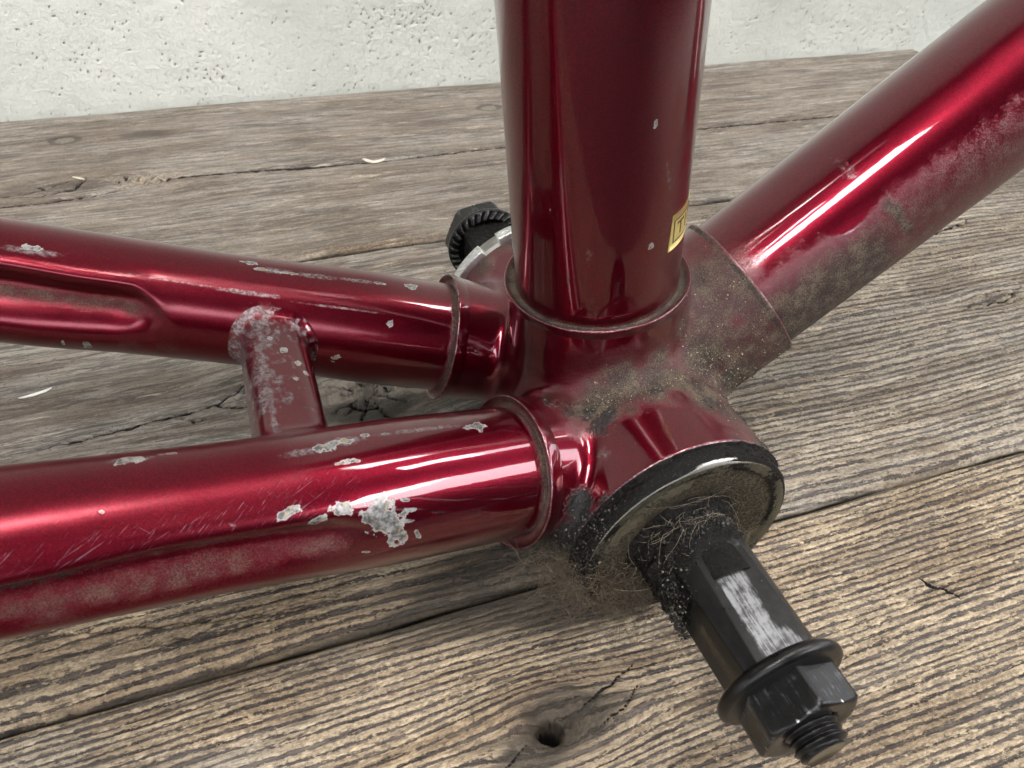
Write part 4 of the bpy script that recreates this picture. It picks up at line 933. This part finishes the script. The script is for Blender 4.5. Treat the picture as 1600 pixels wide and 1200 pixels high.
def arc(pts, r):
    pts = np.array(pts, float); t = np.linspace(0, len(pts) - 1, 40); k = np.clip(t.astype(int), 0, len(pts) - 2); f = (t - k)[:, None]
    p0, p1, p2, p3 = pts[np.clip(k - 1, 0, 99)], pts[k], pts[k + 1], pts[np.clip(k + 2, 0, len(pts) - 1)]
    S.append(.5 * (2 * p1 + (p2 - p0) * f + (2 * p0 - 5 * p1 + 4 * p2 - p3) * f * f + (3 * p1 - p0 - 3 * p2 + p3) * f ** 3)); Rr.append(r)
arc([(-15.5, -41, 0), (-11.5, -41.5, -2.2), (-8, -42, -2), (-6.6, -42, 1.5), (-6.3, -42, 3.)], .032)
arc([(-9.5, -37.6, 14.2), (-4, -38.4, 13.), (2., -38.6, 12.6), (6, -38.2, 12.8)], .018)
arc([(-11.5, -37.8, 9.), (-12, -39., 5.), (-11., -40, 1.5), (-12.5, -40, -1)], .018)
strands("loose_hair", S, Rr, PALE, bike)

# ------------------------------------------------------------------ small things lying on the deck
def deck_pt(u, v, h=0.): return (u * math.cos(YAW) - v * math.sin(YAW), u * math.sin(YAW) + v * math.cos(YAW), h)
def flake(name, outline, u, v, rot, curlz, th, mat, z0):
    n = len(outline); o = np.array(outline, float); c = o.mean(0)
    rings = [c + (o - c) * f for f in (1, .66, .33)]; top = np.concatenate(rings + [[c]]); z = curlz * (top[:, 0] ** 2) * .05 + .12 * noise(top[:, 0] * .6, top[:, 1] * .9, u)
    V = np.concatenate([np.c_[top, z + th], np.c_[top, z]]); k = len(top); i = np.arange(n); j = (i + 1) % n; F4 = []; F3 = []
    for b, fl in ((0, 1), (k, -1)):
        for q in range(2): F4.append(np.stack([b + q * n + i, b + q * n + j, b + (q + 1) * n + j, b + (q + 1) * n + i], -1)[:, ::fl])
        F3.append(np.stack([b + 2 * n + i, b + 2 * n + j, np.full(n, b + k - 1)], -1)[:, ::fl])
    F4.append(np.stack([j, i, i + k, j + k], -1))
    ob = mk(name, V, [np.concatenate(F4), np.concatenate(F3)], mat); ob.location = Vector(deck_pt(u, v, z0)) * MM; ob.rotation_euler.z = YAW + math.radians(rot); return ob
CHIPW = mat_plain("bleached_wood", (0.56, 0.52, 0.42), .8, 0, .15, .9, .1)
WHITE = mat_plain("white_flake", (0.72, 0.72, 0.68), .7, 0, .1, .9, .1)
f1 = flake("wood_flake", [(-4.2, 1.1), (-3.2, 1.9), (-1.5, .7), (.4, -.1), (2.4, .5), (4.4, .9), (3.4, -.4), (1.4, -1.2), (-.6, -1.3), (-2.4, -.5)], -16.2, 163.6, -8, .6, .35, CHIPW, .35)
tag(f1, "small pale bent wood flake lying by the long crack in the far plank", "wood flake")
f2 = flake("wood_splinter", [(-3.6, -.2), (-1.5, .35), (1.2, .55), (3.5, .75), (2.2, -.1), (-.6, -.45), (-2.4, -.5)], -116.6, 58.2, 8, .3, .25, WHITE, .25)
tag(f2, "thin white splinter on the grey middle plank at the left edge", "wood splinter")
f3 = flake("wood_splinter", [(-2.6, .2), (-.5, .5), (2.2, -.1), (2.6, -.5), (.2, -.35), (-1.6, -.2)], -117.2, 173.2, -32, .3, .3, CHIPW, 1.1)
tag(f3, "tiny cream splinter caught in the cracked knot of the far plank", "wood splinter")
ROT = 31.8; ROOF_BLOCKERS = ((-5000., 5000., -80., 3500.), (-620., 5000., -206., -80.), (-5000., -620., -206., -130.), (-480., -60., -420., -206.), (400., 740., -420., -206.), (-60., 400., -420., -290.), (-5000., 5000., -690., -420.), (-5000., 780., -860., -690.), (-5000., 5000., -1900., -860.), (-1500., 300., -4200., -1900.))  # added roof pieces: some leave bright gaps, some close them to stop a reflection

# ------------------------------------------------------------------ unseen board roof added overhead; gaps streak the paint reflections, boards block the sky
BLOCKM = mat_plain("dark_blocker_boards", (0.022, 0.019, 0.016), .9, 0, .3, .02, 1.)
roof = empty("unseen_gap_roof"); roof.rotation_euler.z = math.radians(ROT)
tag(roof, "unseen dark board roof added over the deck, its gaps and boards shaping the reflections", "roof")
RZ = 1450.
for x0, x1, y0, y1 in ROOF_BLOCKERS:
    X, Y = np.meshgrid([x0, x1], [y0, y1], indexing='ij')
    V = np.concatenate([np.stack([X, Y, 0 * X + RZ], -1).reshape(-1, 3), np.stack([X, Y, 0 * X + RZ + 30], -1).reshape(-1, 3)])
    mk("blocker_board", V, np.array([(0, 1, 3, 2), (4, 6, 7, 5), (0, 4, 5, 1), (2, 3, 7, 6), (0, 2, 6, 4), (1, 5, 7, 3)]), BLOCKM, roof, smooth=False)

def box(name, x0, x1, y0, y1, z0, z1, mat, parent):
    V = [(x, y, z) for x in (x0, x1) for y in (y0, y1) for z in (z0, z1)]
    return mk(name, V, np.array([(0, 1, 3, 2), (4, 6, 7, 5), (0, 4, 5, 1), (2, 3, 7, 6), (0, 2, 6, 4), (1, 5, 7, 3)]), mat, parent, smooth=False)
fence = empty("unseen_blocker_fence"); fence.rotation_euler.z = math.radians(ROT)  # added out of view: blocks the low sky so the tubes reflect dark
tag(fence, "unseen dark board fence added facing the deck to block low sky light", "fence")
for k in range(30): box("board", -4500 + k * 300, -4500 + k * 300 + 290, -2630 - 6 * (k % 2), -2600 - 6 * (k % 2), -424, 1150, BLOCKM, fence)
